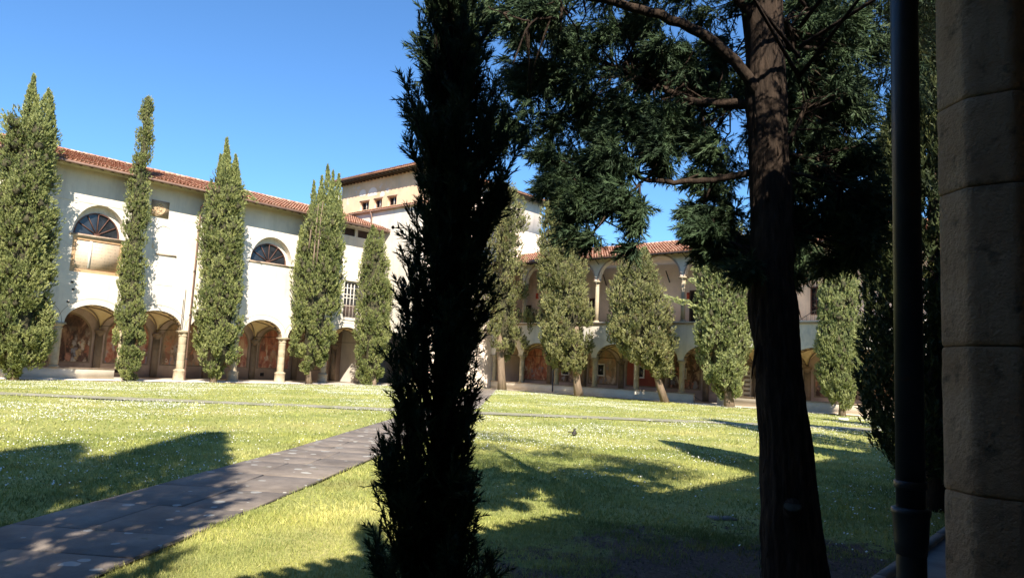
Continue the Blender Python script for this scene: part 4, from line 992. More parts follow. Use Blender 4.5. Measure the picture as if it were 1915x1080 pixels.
    if stems:
        mbs = MB()
        for q_ in stems: mbs.tube([hitv(x_, y_, base)-FWD*d_ for x_, y_, d_ in q_], [.075]+[.06]*(len(q_)-2)+[.03], 6)
        mbs.build('bare_stems', bark_far, t)
    if trunk is None: trunk = [(base[:2], .16)]
    # trunk from given picture positions, tapered
    tp = trunk if isinstance(trunk, dict) else None
    if tp:
        P = [hitv(x, y, base) for x, y in tp['pts']]; P[0][2] = -.1; P.append(P[-1]+np.array([0, 0, 3.])); rad = [tp['r']*1.35, tp['r']*1.02]+[tp['r']*(.95-.08*i) for i in range(len(P)-2)]
        trunk_obj(t, P, rad[:len(P)], bark_far)
    else:
        P = [np.array([base[0], base[1], -.1]), np.array([base[0], base[1], .3]), np.array(base)*[1, 1, 0]+RGT*np.interp(2., Z, C)+np.array([0, 0, 2.])]+[np.array(base)*[1, 1, 0]+RGT*np.interp(z_, Z, C)+np.array([0, 0, z_]) for z_ in (4., 7., Z[-1]*.8)]
        trunk_obj(t, P, [.26, .2, .17, .13, .10, .03], bark_far)
    return t
def gbase(px, n, c):
    """ground point whose sight line passes column px in plane n=c"""
    y = 715
    for _ in range(12):
        p = hit(px, y, n, c); y += p[2]*F_PX/((p-CAM) @ FWD)
    return (p[0], p[1], 0.)
# left row ----------------------------------------------------------
far_cypress('broad twin topped cypress at the left edge of the picture', gbase(27, 0, -47.6),
    [(236, 22, 98), (260, 20, 101), (300, 12, 99), (350, 6, 96), (400, -4, 97), (450, -8, 96), (500, -14, 93), (550, -18, 89), (600, -22, 90), (640, -18, 88), (670, -8, 74), (690, 10, 46), (698, 18, 36)], leaf_green, 1, 5200, .46,
    {'pts': [(26, 706), (26, 690), (30, 660)], 'r': .22}, spires=[([(137, 54, 56), (165, 44, 57), (210, 33, 57), (250, 24, 62)], 420), ([(168, 89, 91), (185, 80, 97), (215, 66, 98), (255, 60, 100)], 420), ([(177, 66, 68), (200, 60, 72), (250, 54, 80)], 160)], up=1.0, rough=.26, extra=[((62, 250), (0, 214), 60), ((70, 300), (108, 262), 40), ((60, 290), (4, 268), 50)])
far_cypress('tall very thin cypress with flat tip, second tree from the left', gbase(240, 0, -48.3),
    [(175, 274, 280), (190, 267, 284), (220, 262, 284), (250, 259, 285), (300, 252, 282), (350, 241, 277), (400, 238, 276), (450, 231, 272), (500, 226, 271), (550, 221, 269), (600, 219, 270), (650, 214, 266), (690, 216, 261), (708, 230, 255)], leaf_green, 2, 4400, .29, None, up=1.5, rough=.12, extra=[((258, 498), (281, 492), 25)])
far_cypress('dense spiky topped cypress right of the copper downpipe', gbase(400, 0, -48.0),
    [(318, 408, 444), (335, 400, 447), (355, 394, 450), (380, 389, 453), (430, 381, 452), (480, 378, 447), (550, 374, 448), (600, 371, 449), (640, 367, 448), (665, 375, 445), (685, 384, 430), (700, 393, 410)], leaf_green, 3, 4600, .42,
    {'pts': [(399, 714), (399, 700), (402, 680)], 'r': .2}, spires=[([(262, 428, 430), (290, 423, 434), (340, 416, 440)], 380), ([(288, 409, 411), (310, 405, 416), (345, 400, 422)], 220), ([(290, 439, 441), (315, 434, 446), (345, 428, 450)], 220)], rough=.2, extra=[((448, 352), (478, 372), 30)])
far_cypress('shaggy cypress with bare brown stems and many pointed tips', gbase(578, 0, -48.2),
    [(392, 586, 636), (410, 579, 639), (440, 571, 638), (470, 562, 640), (520, 548, 638), (560, 547, 634), (600, 548, 627), (640, 546, 624), (665, 552, 618), (685, 562, 598), (697, 570, 588)], leaf_green, 4, 4600, .42,
    {'pts': [(578, 716), (577, 700), (578, 680)], 'r': .2}, spires=[([(304, 610, 612), (330, 606, 615), (370, 602, 618), (420, 598, 622)], 420), ([(328, 599, 601), (360, 593, 604), (410, 588, 608)], 300), ([(339, 587, 589), (370, 582, 594), (420, 577, 602)], 300), ([(322, 625, 627), (360, 619, 629), (410, 614, 634)], 300), ([(326, 633, 635), (360, 627, 639), (410, 622, 641)], 300), ([(424, 563, 565), (460, 557, 571), (510, 551, 576)], 380)], rough=.3, extra=[((630, 480), (647, 452), 30), ((580, 415), (566, 402), 16)],
    stems=[[(592, 520, 1.3), (596, 480, 1.35), (599, 430, 1.2), (600, 385, .7)], [(600, 500, 1.3), (604, 460, 1.35), (606, 420, 1.1), (608, 380, .6)], [(586, 470, 1.3), (589, 440, 1.2), (590, 400, .7)]])
far_cypress('small feathery cypress reaching the ground left of the dark foreground cypress', gbase(699, 0, -47.4),
    [(424, 695, 698), (450, 686, 714), (480, 680, 722), (500, 677, 726), (550, 671, 731), (600, 669, 728), (650, 667, 725), (690, 668, 716), (716, 678, 708)], leaf_green, 5, 3600, .40, None, spires=[([(431, 715, 717), (470, 702, 722)], 60)], rough=.26)
# far row -----------------------------------------------------------
YR = 47.3
far_cypress('loose olive cypress on a tall bare trunk just right of the dark foreground cypress', gbase(938, 1, YR),
    [(350, 925, 962), (380, 905, 986), (420, 895, 990), (470, 890, 988), (510, 892, 1001), (560, 890, 984), (590, 888, 1002), (620, 892, 1000), (645, 915, 996), (668, 922, 975)], leaf_olive, 6, 3000, .46,
    {'pts': [(939, 727), (938, 700), (935, 640)], 'r': .32}, rough=.42, core=.35, inner=.8)
far_cypress('tall wide olive cypress with leaning trunk before the second bay', gbase(1083, 1, YR),
    [(338, 1029, 1034), (370, 1024, 1060), (400, 1014, 1068), (440, 1011, 1076), (480, 1006, 1090), (520, 1008, 1097), (560, 1013, 1103), (600, 1012, 1108), (630, 1012, 1110), (660, 1018, 1106), (680, 1030, 1101), (692, 1050, 1098)], leaf_olive, 7, 5000, .46,
    {'pts': [(1083, 739), (1079, 715), (1075, 680)], 'r': .3}, rough=.24, core=.58)
far_cypress('round bushy cypress on a strongly slanting bare trunk', gbase(1245, 1, YR),
    [(465, 1206, 1210), (482, 1178, 1216), (500, 1162, 1224), (530, 1152, 1232), (550, 1145, 1244), (570, 1142, 1253), (600, 1137, 1258), (630, 1141, 1268), (655, 1160, 1266), (680, 1200, 1263), (702, 1216, 1256)], leaf_olive, 8, 4200, .46,
    {'pts': [(1245, 751), (1231, 712), (1218, 668), (1200, 620)], 'r': .24}, rough=.3, core=.5)
far_cypress('leafy green cypress with a long pale side branch before the gap in the low wall', gbase(1364, 1, YR),
    [(440, 1325, 1390), (470, 1306, 1392), (500, 1306, 1394), (540, 1307, 1400), (580, 1303, 1401), (625, 1304, 1403), (660, 1306, 1398), (690, 1315, 1395), (715, 1324, 1390), (738, 1342, 1380)], leaf_pale, 9, 5000, .46,
    {'pts': [(1364, 761), (1363, 745), (1362, 720)], 'r': .3}, rough=.24, extra=[((1335, 582), (1250, 556), 110), ((1330, 595), (1300, 610), 30), ((1315, 500), (1296, 503), 24), ((1310, 530), (1288, 524), 24)])
far_cypress('pale compact columnar cypress between the big trunk and the iron pipe', gbase(1575, 1, YR),
    [(488, 1552, 1586), (510, 1544, 1590), (530, 1537, 1597), (560, 1536, 1601), (600, 1534, 1606), (640, 1533, 1606), (680, 1532, 1605), (710, 1535, 1603), (740, 1544, 1598), (757, 1560, 1588)], leaf_pale, 10, 5000, .40,
    {'pts': [(1575, 774), (1575, 762), (1573, 740)], 'r': .18}, up=1.8, rough=.14)

# near row on the right: mostly behind the pillar, they throw the long shadows on the lawn
def row_cypress(x, y, h_, r0, seed, label, leaf=leaf_dark, n=2600, size=.38, z0=.8, group='cypresses along the near wing'):
    t = thing('cypress_tree', label, 'tree', (x, y, 0), group); r = np.random.default_rng(seed)
    u = r.random(n)**.8; z = z0+u*(h_-z0); prof = r0*np.minimum(1, (h_-z)/(h_*.45))**.8*np.minimum(1, .5+(z-z0)/1.6)
    th = r.random(n)*2*PI; f = 1-.45*r.random(n)**1.5; rd = np.stack([np.cos(th), np.sin(th), 0*th], 1)
    q = np.stack([np.cos(th)*1.6, np.sin(th)*1.6, z*.9], 1); P = rd*(prof*f*(1+.24*n3(q, 2.1, seed)))[:, None]; P[:, 0] += x; P[:, 1] += y; P[:, 2] = z
    D = rd*.5+np.array([0, 0, 1.3])+r.normal(0, .25, (n, 3)); S = size*(.6+.7*r.random(n))
    V, Fq, T = scatter(mid_protos, P-D*.3*S[:, None], D, S, seed, np.clip(.45+.3*n3(P, 1.5, seed)+r.normal(0, .1, n), 0, 1))
    add('crown', V, Fq, leaf, t, tint=T)
    trunk_obj(t, [(x, y, -.1), (x, y, .5), (x+.04, y, h_*.4), (x, y, h_*.9)], [.24, .18, .13, .03], bark)
    return t
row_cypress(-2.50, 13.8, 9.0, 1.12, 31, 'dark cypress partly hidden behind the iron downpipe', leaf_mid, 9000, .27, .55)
row_cypress(-2.5, 19.2, 7.0, .95, 32, 'cypress hidden behind the nearest pillar, first beyond the pipe', leaf_green, 2600)
row_cypress(-2.4, 22.4, 13.8, 1.2, 33, 'tall cypress hidden behind the nearest pillar, second beyond the pipe', leaf_green, 3400)
row_cypress(-2.4, 28.0, 11.0, 1.3, 34, 'cypress hidden behind the nearest pillar, third beyond the pipe', leaf_green, 2600)
row_cypress(-2.4, 33.5, 11.5, 1.3, 35, 'cypress hidden behind the nearest pillar, fourth beyond the pipe', leaf_green, 2600)
row_cypress(-2.4, -2.3, 16.0, 1.6, 36, 'broad cypress out of view on the left that shades the path', leaf_green, 3000, .6)
row_cypress(-2.2, -5.3, 15.0, 2.3, 37, 'second broad cypress out of view on the left', leaf_green, 3400, .65)

# foreground slim cypress ---------------------------------------------------
cb = np.array([-2.60, 2.44, 0.])
fc = thing('cypress_tree', 'slim dark shaded cypress in the foreground, cutting the picture left of centre', 'tree', tuple(cb), None)
ol = [(-260, 800, 870), (-120, 775, 900), (0, 765, 905), (60, 762, 925), (110, 775, 905), (160, 772, 935), (200, 745, 948), (250, 740, 960), (300, 760, 950), (340, 768, 955), (400, 765, 945), (450, 758, 935), (520, 752, 925), (580, 745, 930), (640, 728, 925), (690, 725, 900), (740, 728, 905), (800, 722, 892), (860, 712, 890), (900, 712, 895), (950, 705, 896), (1000, 700, 905), (1080, 695, 910), (1200, 705, 900), (1330, 740, 880)]
r = np.random.default_rng(77)
NB = 380
E_, rdE, radE, fE, (ZE, CE, RE) = crown_points(cb, ol, NB, 61, inner=.55, rough=.22, kn=2.6)
PP = []; DD = []; SS = []; TT = []; mbb = MB()
for k in range(NB):
    ax_ = cb*[1, 1, 0]+RGT*np.interp(E_[k][2], ZE, CE); ax_[2] = E_[k][2]; e = ax_+(E_[k]-ax_)*1.06; z0 = max(.05, e[2]-r.uniform(.28, .62)); a = cb+RGT*np.interp(z0, ZE, CE)*.5; a[2] = z0
    mid = a+(e-a)*np.array([.62, .62, .45])+r.normal(0, .012, 3); ns_ = r.integers(20, 34)
    t = .25+.78*r.random(ns_)**.8; q1 = a+(mid-a)*t[:, None]; q2 = mid+(e-mid)*t[:, None]; p = q1+(q2-q1)*t[:, None]
    d_ = (mid-a)*(1-t)[:, None]+(e-mid)*t[:, None]; d_ /= np.linalg.norm(d_, axis=1, keepdims=True)
    PP.append(p); DD.append(d_*.8+r.normal(0, .42, p.shape)+np.array([0, 0, .25])); SS.append(.125*(.5+.75*r.random(ns_))); TT.append(np.clip(.4+r.normal(0, .13)+r.normal(0, .12, ns_), 0, 1))
    mbb.tube([a, mid, e], [.010, .007, .002], 5)
P, D, S, T = map(np.concatenate, (PP, DD, SS, TT)); m = len(P)
V1, F1, T1 = scatter(near_protos, P, D, S, 5, T)
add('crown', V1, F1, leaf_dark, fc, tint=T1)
trunk_obj(fc, [cb+(0, 0, -.1), hitv(822, 1300, cb), hitv(826, 1080, cb), hitv(832, 800, cb), hitv(838, 500, cb), hitv(838, 200, cb), hitv(838, -100, cb)], [.075, .062, .055, .048, .040, .030, .018], bark)
mbb.build('branches', bark, fc, smooth=True)
mb = MB()
for px_, py_ in ((806, 478), (824, 466), (735, 425), (770, 505), (752, 433)):      # cones
    c_ = hitv(px_, py_, cb); mb.prism(c_[:2], [(c_[2]-.009, .003), (c_[2]-.005, .007), (c_[2], .009), (c_[2]+.005, .007), (c_[2]+.009, .003)], 7)
stuff(mb.build('cones', bark, fc))

# big tree -------------------------------------------------------------------
bb = hitv(1490, 1136, (-2.30, 6.75, 0)); bb = np.array([-2.33, 6.75, 0.])
bt = thing('old_tree', 'big old dark tree with fissured trunk and spreading branches right of centre', 'tree', tuple(bb), None)
tr = [(1160, 1424, 1572), (1120, 1428, 1556), (1080, 1430, 1547), (1040, 1430, 1542), (1000, 1428, 1536), (960, 1427, 1529), (900, 1427, 1522), (850, 1426, 1514), (800, 1424, 1508), (750, 1418, 1502), (700, 1417, 1496), (650, 1414, 1493), (600, 1405, 1490), (560, 1403, 1487), (520, 1407, 1480), (480, 1406, 1482), (440, 1408, 1480), (400, 1408, 1478), (350, 1405, 1476), (300, 1404, 1472), (250, 1402, 1470), (200, 1398, 1468), (150, 1398, 1466), (100, 1398, 1464), (50, 1394, 1462), (0, 1388, 1460), (-150, 1392, 1450), (-400, 1405, 1440), (-700, 1420, 1440)]
def big_trunk():
    rows = []
    for y, a, b in tr:
        A = hitv(a, y, bb); B = hitv(b, y, bb); c = (A+B)/2; rows.append((c[2], (c-bb) @ RGT, np.linalg.norm(B-A)/2))
    rows.sort(); Z = [q[0] for q in rows]; C = [q[1] for q in rows]; Rr = [q[2] for q in rows]
    zs = np.concatenate([[-.1], np.linspace(.0, 5.3, 230), np.linspace(5.5, Z[-1], 20)]); sd = 72; V = []; F_ = []
    for z in zs:
        cx = np.interp(z, Z, C); rr = np.interp(z, Z, Rr)
        for k in range(sd):
            th = 2*PI*k/sd; p = Vector((math.cos(th)*2.6+z*.35, math.sin(th)*2.6, z*.55))
            d = noise.noise(p*2.1)*.10+abs(noise.noise(Vector((th*3.1+z*.5+math.sin(z*2)*.3, z*.9, 3.3))*1.9))*-.12+noise.noise(Vector((math.cos(th)*9, math.sin(th)*9+z*.7, z*2.6)))*.05+.05
            q = bb+RGT*(cx+rr*(1+d)*math.cos(th))+FWD*rr*(1+d)*math.sin(th); V.append((q[0], q[1], z))
    for i in range(len(zs)-1):
        for k in range(sd): a = i*sd+k; b = i*sd+(k+1) % sd; F_.append((a, b, b+sd, a+sd))
    o = add('trunk', V, F_, bark, bt, smooth=False); ORG[o.name] = origin(bt)
    # loose strips of bark
    mb = MB()
    for k in range(150):
        z = rng.uniform(.1, 4.9); th = rng.uniform(0, 2*PI); cx = np.interp(z, Z, C); rr = np.interp(z, Z, Rr)
        dr = RGT*math.cos(th)+FWD*math.sin(th); tg = -RGT*math.sin(th)+FWD*math.cos(th)
        q = bb*[1, 1, 0]+RGT*cx+dr*rr*1.0; q[2] = z; L_ = rng.uniform(.06, .26); w_ = rng.uniform(.004, .013); lift = rng.uniform(.004, .03)
        a = q; b = q+np.array([0, 0, -L_])+dr*lift
        V_ = [a-tg*w_, a+tg*w_, b+tg*w_*.4, b-tg*w_*.6]; V_ += [v+dr*.004 for v in V_]
        mb.put(V_, [(0, 1, 2, 3), (7, 6, 5, 4), (0, 4, 5, 1), (1, 5, 6, 2), (2, 6, 7, 3), (3, 7, 4, 0)])
    stuff(mb.build('bark_strips', bark, o))
    return Z, C, Rr
TZ, TC, TR = big_trunk()
# sawn stub
A = hitv(1492, 985, bb)+FWD*.02; B = hitv(1458, 938, bb)-FWD*.30+np.array([0, 0, .02])
mb = MB(); mb.tube([A, A*.4+B*.6, B], [.15, .10, .075], 14); st = mb.build('sawn_stub', bark, bt, smooth=True); ORG[st.name] = origin(bt)
cutm = mat_two('cut_wood', [(.3, (.035, .032, .024)), (.7, (.075, .068, .05))], 14, 6, .9, 40, .4, .01)
d_ = (B-A)/np.linalg.norm(B-A); MB().tube([B, B+(d_+np.array([0, 0, .8]))*.006], [.074, .066], 14).build('cut_face', cutm, st)
def pxpath(pts, base): return [hitv(x, y, base)+FWD*d for x, y, d in pts]
def limb(name, pts, r0, r1):
    P = pxpath(pts, bb); n_ = len(P)
    Q = [];  # smooth
    for i in range(n_-1):
        p0 = P[max(i-1, 0)]; p1 = P[i]; p2 = P[i+1]; p3 = P[min(i+2, n_-1)]
        for t in np.linspace(0, 1, 5, endpoint=False):
            Q.append(.5*((2*p1)+(-p0+p2)*t+(2*p0-5*p1+4*p2-p3)*t*t+(-p0+3*p1-3*p2+p3)*t**3))
    Q.append(P[-1]); Q = np.array(Q); Q += rng.normal(0, .006, Q.shape)
    mb = MB(); mb.tube(Q, np.linspace(r0, r1, len(Q)), 9); return mb.build(name, bark, bt, smooth=True), Q
limbs = []
for pts, r0, r1 in [
    ([(1425, 205, 0), (1400, 165, -.10), (1330, 108, -.25), (1240, 68, -.35), (1150, 47, -.4), (1080, 32, -.45), (1040, 12, -.5), (985, -2, -.55), (925, 8, -.6)], .062, .016),
    ([(1430, 190, 0), (1390, 180, .2), (1330, 165, .35), (1280, 142, .45), (1240, 118, .5), (1190, 92, .55), (1150, 70, .6)], .055, .018),
    ([(1430, 318, 0), (1395, 320, .1), (1340, 328, .15), (1270, 329, .2), (1212, 322, .25), (1190, 302, .3), (1180, 285, .3)], .040, .012),
    ([(1212, 322, .25), (1185, 352, .2), (1150, 385, .15), (1110, 395, .1)], .016, .006),
    ([(1420, 60, 0), (1395, 30, -.1), (1340, -10, -.2), (1270, -60, -.3)], .06, .03),
    ([(1450, 300, 0), (1478, 262, .1), (1500, 230, .1), (1520, 180, .2)], .035, .012),
    ([(1450, 288, 0), (1490, 284, .1), (1550, 280, .3), (1600, 286, .5)], .03, .01),
    ([(1440, 60, 0), (1475, 30, .1), (1510, 60, .3), (1535, 100, .4), (1570, 150, .5)], .028, .008),
    ([(1450, 320, 0), (1490, 332, -.1), (1520, 345, -.15), (1560, 350, -.2)], .022, .008),
    ([(1040, 45, -.45), (1040, 75, -.45), (990, 88, -.5), (960, 160, -.5)], .017, .006),
    ([(990, 88, -.5), (950, 80, -.55), (915, 70, -.6)], .010, .004),
    ([(1450, 430, 0), (1490, 420, .2), (1550, 405, .5)], .028, .01),
    ([(1430, 470, 0), (1395, 455, .15), (1350, 420, .35), (1310, 395, .5)], .022, .008),
    ([(1450, -100, 0), (1500, -160, .3), (1600, -190, .8)], .05, .02),
    ([(1400, -150, 0), (1330, -190, .4), (1200, -200, .9)], .05, .02)]:
    o, Q = limb('branch', pts, r0, r1); limbs.append(Q)
LQ = np.concatenate(limbs)
# foliage masses: picture position, half sizes in px, depth offset, number of twigs, droop
cl = [(1010, 40, 75, 60, .1, 520), (1000, 120, 60, 62, .2, 420), (1080, 110, 70, 70, .5, 520), (1060, 190, 62, 45, .5, 340), (1150, 150, 62, 60, .8, 420), (1130, 30, 80, 50, .6, 420), (1170, 225, 62, 42, .3, 380), (1240, 205, 52, 62, .3, 420),
      (1085, 300, 62, 42, .1, 520), (1030, 268, 42, 22, .1, 190), (1150, 290, 62, 46, .1, 520), (1085, 370, 46, 52, .1, 420), (1070, 430, 32, 30, .1, 160), (1150, 365, 52, 48, .0, 330), (1195, 395, 26, 52, .0, 240), (1190, 455, 14, 24, .0, 70), (1110, 440, 26, 30, .1, 90), (1235, 262, 38, 44, .3, 300), (1262, 290, 28, 28, .3, 150), (1180, 305, 36, 28, .2, 190), (1040, 330, 40, 34, .2, 260),
      (1310, 60, 80, 52, .8, 460), (1300, 200, 60, 62, .7, 420), (1355, 245, 44, 46, .6, 300), (1375, 160, 42, 60, .6, 260), (1240, 60, 60, 50, .9, 340), (1330, 130, 60, 50, .9, 300),
      (1345, 375, 56, 28, .4, 300), (1330, 420, 52, 34, .4, 420), (1380, 440, 40, 36, .4, 300), (1350, 460, 46, 18, .4, 190), (1390, 505, 34, 26, -.2, 170), (1370, 335, 34, 22, .5, 100),
      (1500, 40, 48, 60, .7, 360), (1570, 55, 70, 64, .9, 420), (1640, 80, 52, 80, 1.0, 420), (1510, 160, 40, 62, .8, 260), (1560, 215, 66, 44, .9, 420), (1620, 250, 60, 60, .8, 440), (1520, 260, 44, 32, .8, 200), (1530, 320, 56, 34, .5, 170), (1600, 350, 62, 56, .4, 260), (1500, 390, 44, 40, .5, 160), (1560, 395, 62, 40, .4, 240), (1625, 415, 52, 40, .4, 230), (1650, 360, 40, 80, .5, 220), (1505, 440, 34, 26, .4, 110), (1640, 190, 40, 50, 1.0, 300), (1530, 500, 16, 22, .4, 60),
      (1665, 60, 44, 60, 2.2, 300), (1728, 100, 36, 60, 2.4, 330), (1722, 200, 36, 60, 2.6, 330), (1728, 290, 30, 50, 2.6, 280), (1660, 150, 36, 40, 2.4, 200), (1700, 400, 60, 70, 2.8, 420), (1720, 20, 40, 50, 2.2, 250),
      (1350, -560, 190, 150, 1.2, 620), (1500, -800, 200, 150, 1.4, 640), (1250, -350, 200, 120, .8, 420), (1550, -380, 170, 120, 1.0, 420), (1430, -1050, 200, 150, 1.4, 520), (1700, -160, 150, 100, 1.0, 560), (1800, -360, 150, 120, 1.5, 460), (1620, -450, 150, 110, 1.2, 460), (1860, -140, 120, 100, 1.6, 380), (1720, -620, 160, 120, 1.4, 420),
      (1500, 100, 44, 40, .4, 200), (1600, 20, 60, 50, .5, 420), (1660, 140, 40, 60, .7, 420), (1540, 20, 50, 40, .4, 260), (1590, 150, 44, 30, .6, 200), (1650, 260, 44, 50, .7, 360), (1580, 290, 60, 40, .6, 160), (1500, 220, 30, 30, .5, 140), (1480, 160, 24, 40, .4, 100), (1340, 300, 30, 30, .5, 120), (1390, 380, 30, 40, .5, 160), (1385, 60, 24, 60, .7, 120),
      (1000, -60, 90, 60, .3, 300), (1150, -70, 90, 60, .6, 300), (1300, -60, 90, 60, .6, 300), (1560, -70, 90, 70, .8, 300), (1430, 60, 60, 70, 1.2, 250), (1430, 250, 50, 80, 1.2, 220), (1440, 400, 50, 60, 1.2, 200), (1400, -220, 260, 110, .6, 900), (950, 215, 26, 60, .5, 150), (930, 30, 40, 50, -.2, 150), (965, 75, 34, 24, -.4, 80)]
r3 = np.random.default_rng(404)
for _ in range(46): cl.append((r3.uniform(950, 1400), r3.uniform(-60, 250), r3.uniform(26, 50), r3.uniform(24, 44), r3.uniform(.1, 1.2), int(r3.integers(60, 150))))
for _ in range(14): cl.append((r3.uniform(1600, 1690), r3.uniform(360, 470), 30, 30, r3.uniform(.3, 1.), 70))
for _ in range(64): cl.append((r3.uniform(1470, 1690), r3.uniform(-60, 420), r3.uniform(26, 50), r3.uniform(24, 48), r3.uniform(.2, 1.3), int(r3.integers(50, 120))))
PP = []; DD = []; SS = []; TT = []; mb = MB()
for i, (cx, cy, ax, ay, d, cnt) in enumerate(cl):
    cnt = int(cnt*1.45); c0 = hitv(cx, cy, bb); sc_ = ((c0-CAM) @ FWD)/F_PX; c0 = c0+FWD*(d+r.normal(0, .12))
    A = max(10, ax-13)*sc_; B = max(10, ay-13)*sc_; Dp = min(.55, max(A, .2)); g = r.normal(size=(cnt, 3)); g /= np.linalg.norm(g, axis=1, keepdims=True); g *= (r.random(cnt)**.45)[:, None]
    off = g[:, :1]*A*RGT+g[:, 1:2]*Dp*FWD+g[:, 2:3]*B*np.array([0, 0, 1.]); p = c0+off
    k = n3(p, 4.2, i*.3)+.25*r.normal(size=cnt); p = p[k > -.16]; g = g[k > -.16]
    tocl = p-bb; hd = tocl*np.array([1, 1, 0]); hd /= np.linalg.norm(hd, axis=1, keepdims=True)+1e-6
    PP.append(p); DD.append(g*np.array([.8, .8, .3])+hd*.5+np.array([0, 0, -.35])+r.normal(0, .35, p.shape)); SS.append(.17*(.5+.9*r.random(len(p)))); TT.append(np.clip(.4+.3*n3(p, 2.6, 3)+r.normal(0, .14, len(p)), 0, 1))
    # twig feeders
    near_ = np.argsort(np.linalg.norm(LQ-c0, axis=1))[:14]; st_ = LQ[near_[0]]
    if np.linalg.norm(st_-c0) < .8 and len(p):
        for _ in range(3):
            st_ = LQ[near_[r.integers(len(near_))]]; e = p[r.integers(len(p))]; mid = (st_+e)/2+r.normal(0, .06, 3); mb.tube([st_, mid, e], [.011, .008, .003], 5)
for (wx, wy, wz, wr, cnt) in ((-.95, 5.8, 5.6, .75, 620), (-1.5, 6.1, 6.6, .8, 620), (-.35, 5.2, 6.1, .7, 420), (-2.7, 4.6, 5.8, .75, 560), (-3.5, 5.4, 6.4, .8, 560), (-1.9, 4.9, 6.4, .7, 420), (-4.3, 6.0, 6.6, .7, 420), (-.6, 6.9, 5.9, .6, 360), (-2.3, 3.7, 5.6, .5, 260), *[(*(RGT*a_+FWD*b_)[:2], z_, r_, c_) for a_, b_, z_, r_, c_ in ((4.8, 7.0, 6.6, .8, 620), (4.5, 8.3, 5.9, .75, 560), (5.3, 6.6, 7.4, .8, 520), (4.9, 8.5, 6.8, .8, 560), (3.9, 7.4, 6.6, .8, 520), (4.2, 9.2, 6.4, .7, 420))]):  # unseen foliage above the view, added to shade trunk, crown and lawn
    g = r.normal(size=(cnt, 3)); g /= np.linalg.norm(g, axis=1, keepdims=True); g *= (r.random(cnt)**.45)[:, None]
    p = np.array([wx, wy, wz])+g*wr*np.array([1, 1, .7]); k = n3(p, 4.2, 2.)+.25*r.normal(size=cnt) > -.2; p = p[k]; g = g[k]
    PP.append(p); DD.append(g+np.array([0, 0, -.2])+r.normal(0, .35, p.shape)); SS.append(.19*(.5+.9*r.random(len(p)))); TT.append(np.clip(.4+r.normal(0, .14, len(p)), 0, 1))
    mb.tube([bb+np.array([0, 0, wz-.7]), (bb+np.array([0, 0, wz])+np.array([wx, wy, wz]))/2*np.array([1, 1, 0])+np.array([0, 0, wz-.3]), (wx, wy, wz)], [.022, .014, .006], 6)
P, D, S, T = map(np.concatenate, (PP, DD, SS, TT))
V1, F1, T1 = scatter(near_protos, P, D, S, 9, T)
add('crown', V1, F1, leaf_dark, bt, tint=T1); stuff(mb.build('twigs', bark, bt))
# hanging dead strip on the left of the trunk
mb = MB(); Pq = [hitv(x, y, bb)-FWD*.05 for x, y in ((1418, 632), (1410, 655), (1404, 690), (1402, 708))]; mb.tube(Pq, [.012, .016, .010, .004], 5)
Pq = [hitv(x, y, bb)-FWD*.05 for x, y in ((1482, 560), (1490, 582), (1494, 596))]; mb.tube(Pq, [.008, .007, .003], 5)
Pq = [hitv(x, y, bb)-FWD*.28 for x, y in ((1416, 510), (1414, 492), (1424, 488), (1431, 506))]; mb.tube(Pq, [.006, .006, .006, .003], 5); mb.build('dead_twigs', bark, bt)

# ------------------------------------------------------------------ grass, daisies, litter
HX = np.array([FWD[0], FWD[1]]); HR = np.array([RGT[0], RGT[1]])
def sector(n, r0, r1, r_, half=.80):
    rr = np.sqrt(r_.random(n)*(r1*r1-r0*r0)+r0*r0); a = r_.uniform(-half, half, n)
    x = rr*(np.cos(a)*HX[0]+np.sin(a)*HR[0]); y = rr*(np.cos(a)*HX[1]+np.sin(a)*HR[1])
    ok = (x < -2.1) & (x > -47.9) & (y < 48.2) & ~path_dist(x, y) & (y > -15)
    return x[ok], y[ok]
def blades(name, n, r0, r1, h, w, seed, dthr=.5):
    q = np.random.default_rng(seed); x, y = sector(n, r0, r1, q); dd = dirt(x, y); tuf = (vnoise(x, y, 3.1, 2) > .60)*.55; k = q.random(len(x)) > np.clip((dd-.05)*1.25-tuf, 0, .94); x, y = x[k], y[k]; m = len(x)
    z = lawn_z(x, y)-.004; hh = h*(.45+.9*q.random(m))*(.7+.6*vnoise(x, y, 1.1, 1)); th = q.random(m)*2*PI; ln = q.normal(0, .45, (m, 2))*hh[:, None]
    ww = w*(.6+.8*q.random(m)); dx, dy = np.cos(th)*ww, np.sin(th)*ww
    mid = np.stack([x+ln[:, 0]*.35, y+ln[:, 1]*.35, z+hh*.6], 1)
    b0 = np.stack([x-dx, y-dy, z], 1); b1 = np.stack([x+dx, y+dy, z], 1); tp = np.stack([x+ln[:, 0], y+ln[:, 1], z+hh*.97], 1)
    V = np.stack([b0, b1, tp], 1).reshape(-1, 3); Fq = np.arange(m*3).reshape(-1, 3)
    T = np.clip(.42+.42*(vnoise(x, y, .5, 4)-.5)*2*.6+q.normal(0, .17, m)+.1*(vnoise(x, y, 2.3, 7)-.5), 0, 1)
    return V, Fq, T
parts = [blades('a', 170000, 2.5, 10, .055, .0040, 1), blades('b', 140000, 9, 20, .060, .0085, 2), blades('c', 150000, 19, 62, .065, .018, 3)]
off = 0; Vs = []; Fs = []; Ts = []
for V, Fq, T in parts: Vs.append(V); Fs.append(Fq+off); Ts.append(T); off += len(V)
g = stuff(add('grass', np.concatenate(Vs), np.concatenate(Fs), grass_mat, tint=np.concatenate(Ts))); tag(g, 'short grass of the cloister garden lawn', 'grass')
q = np.random.default_rng(21); x, y = sector(520000, 9, 62, q)
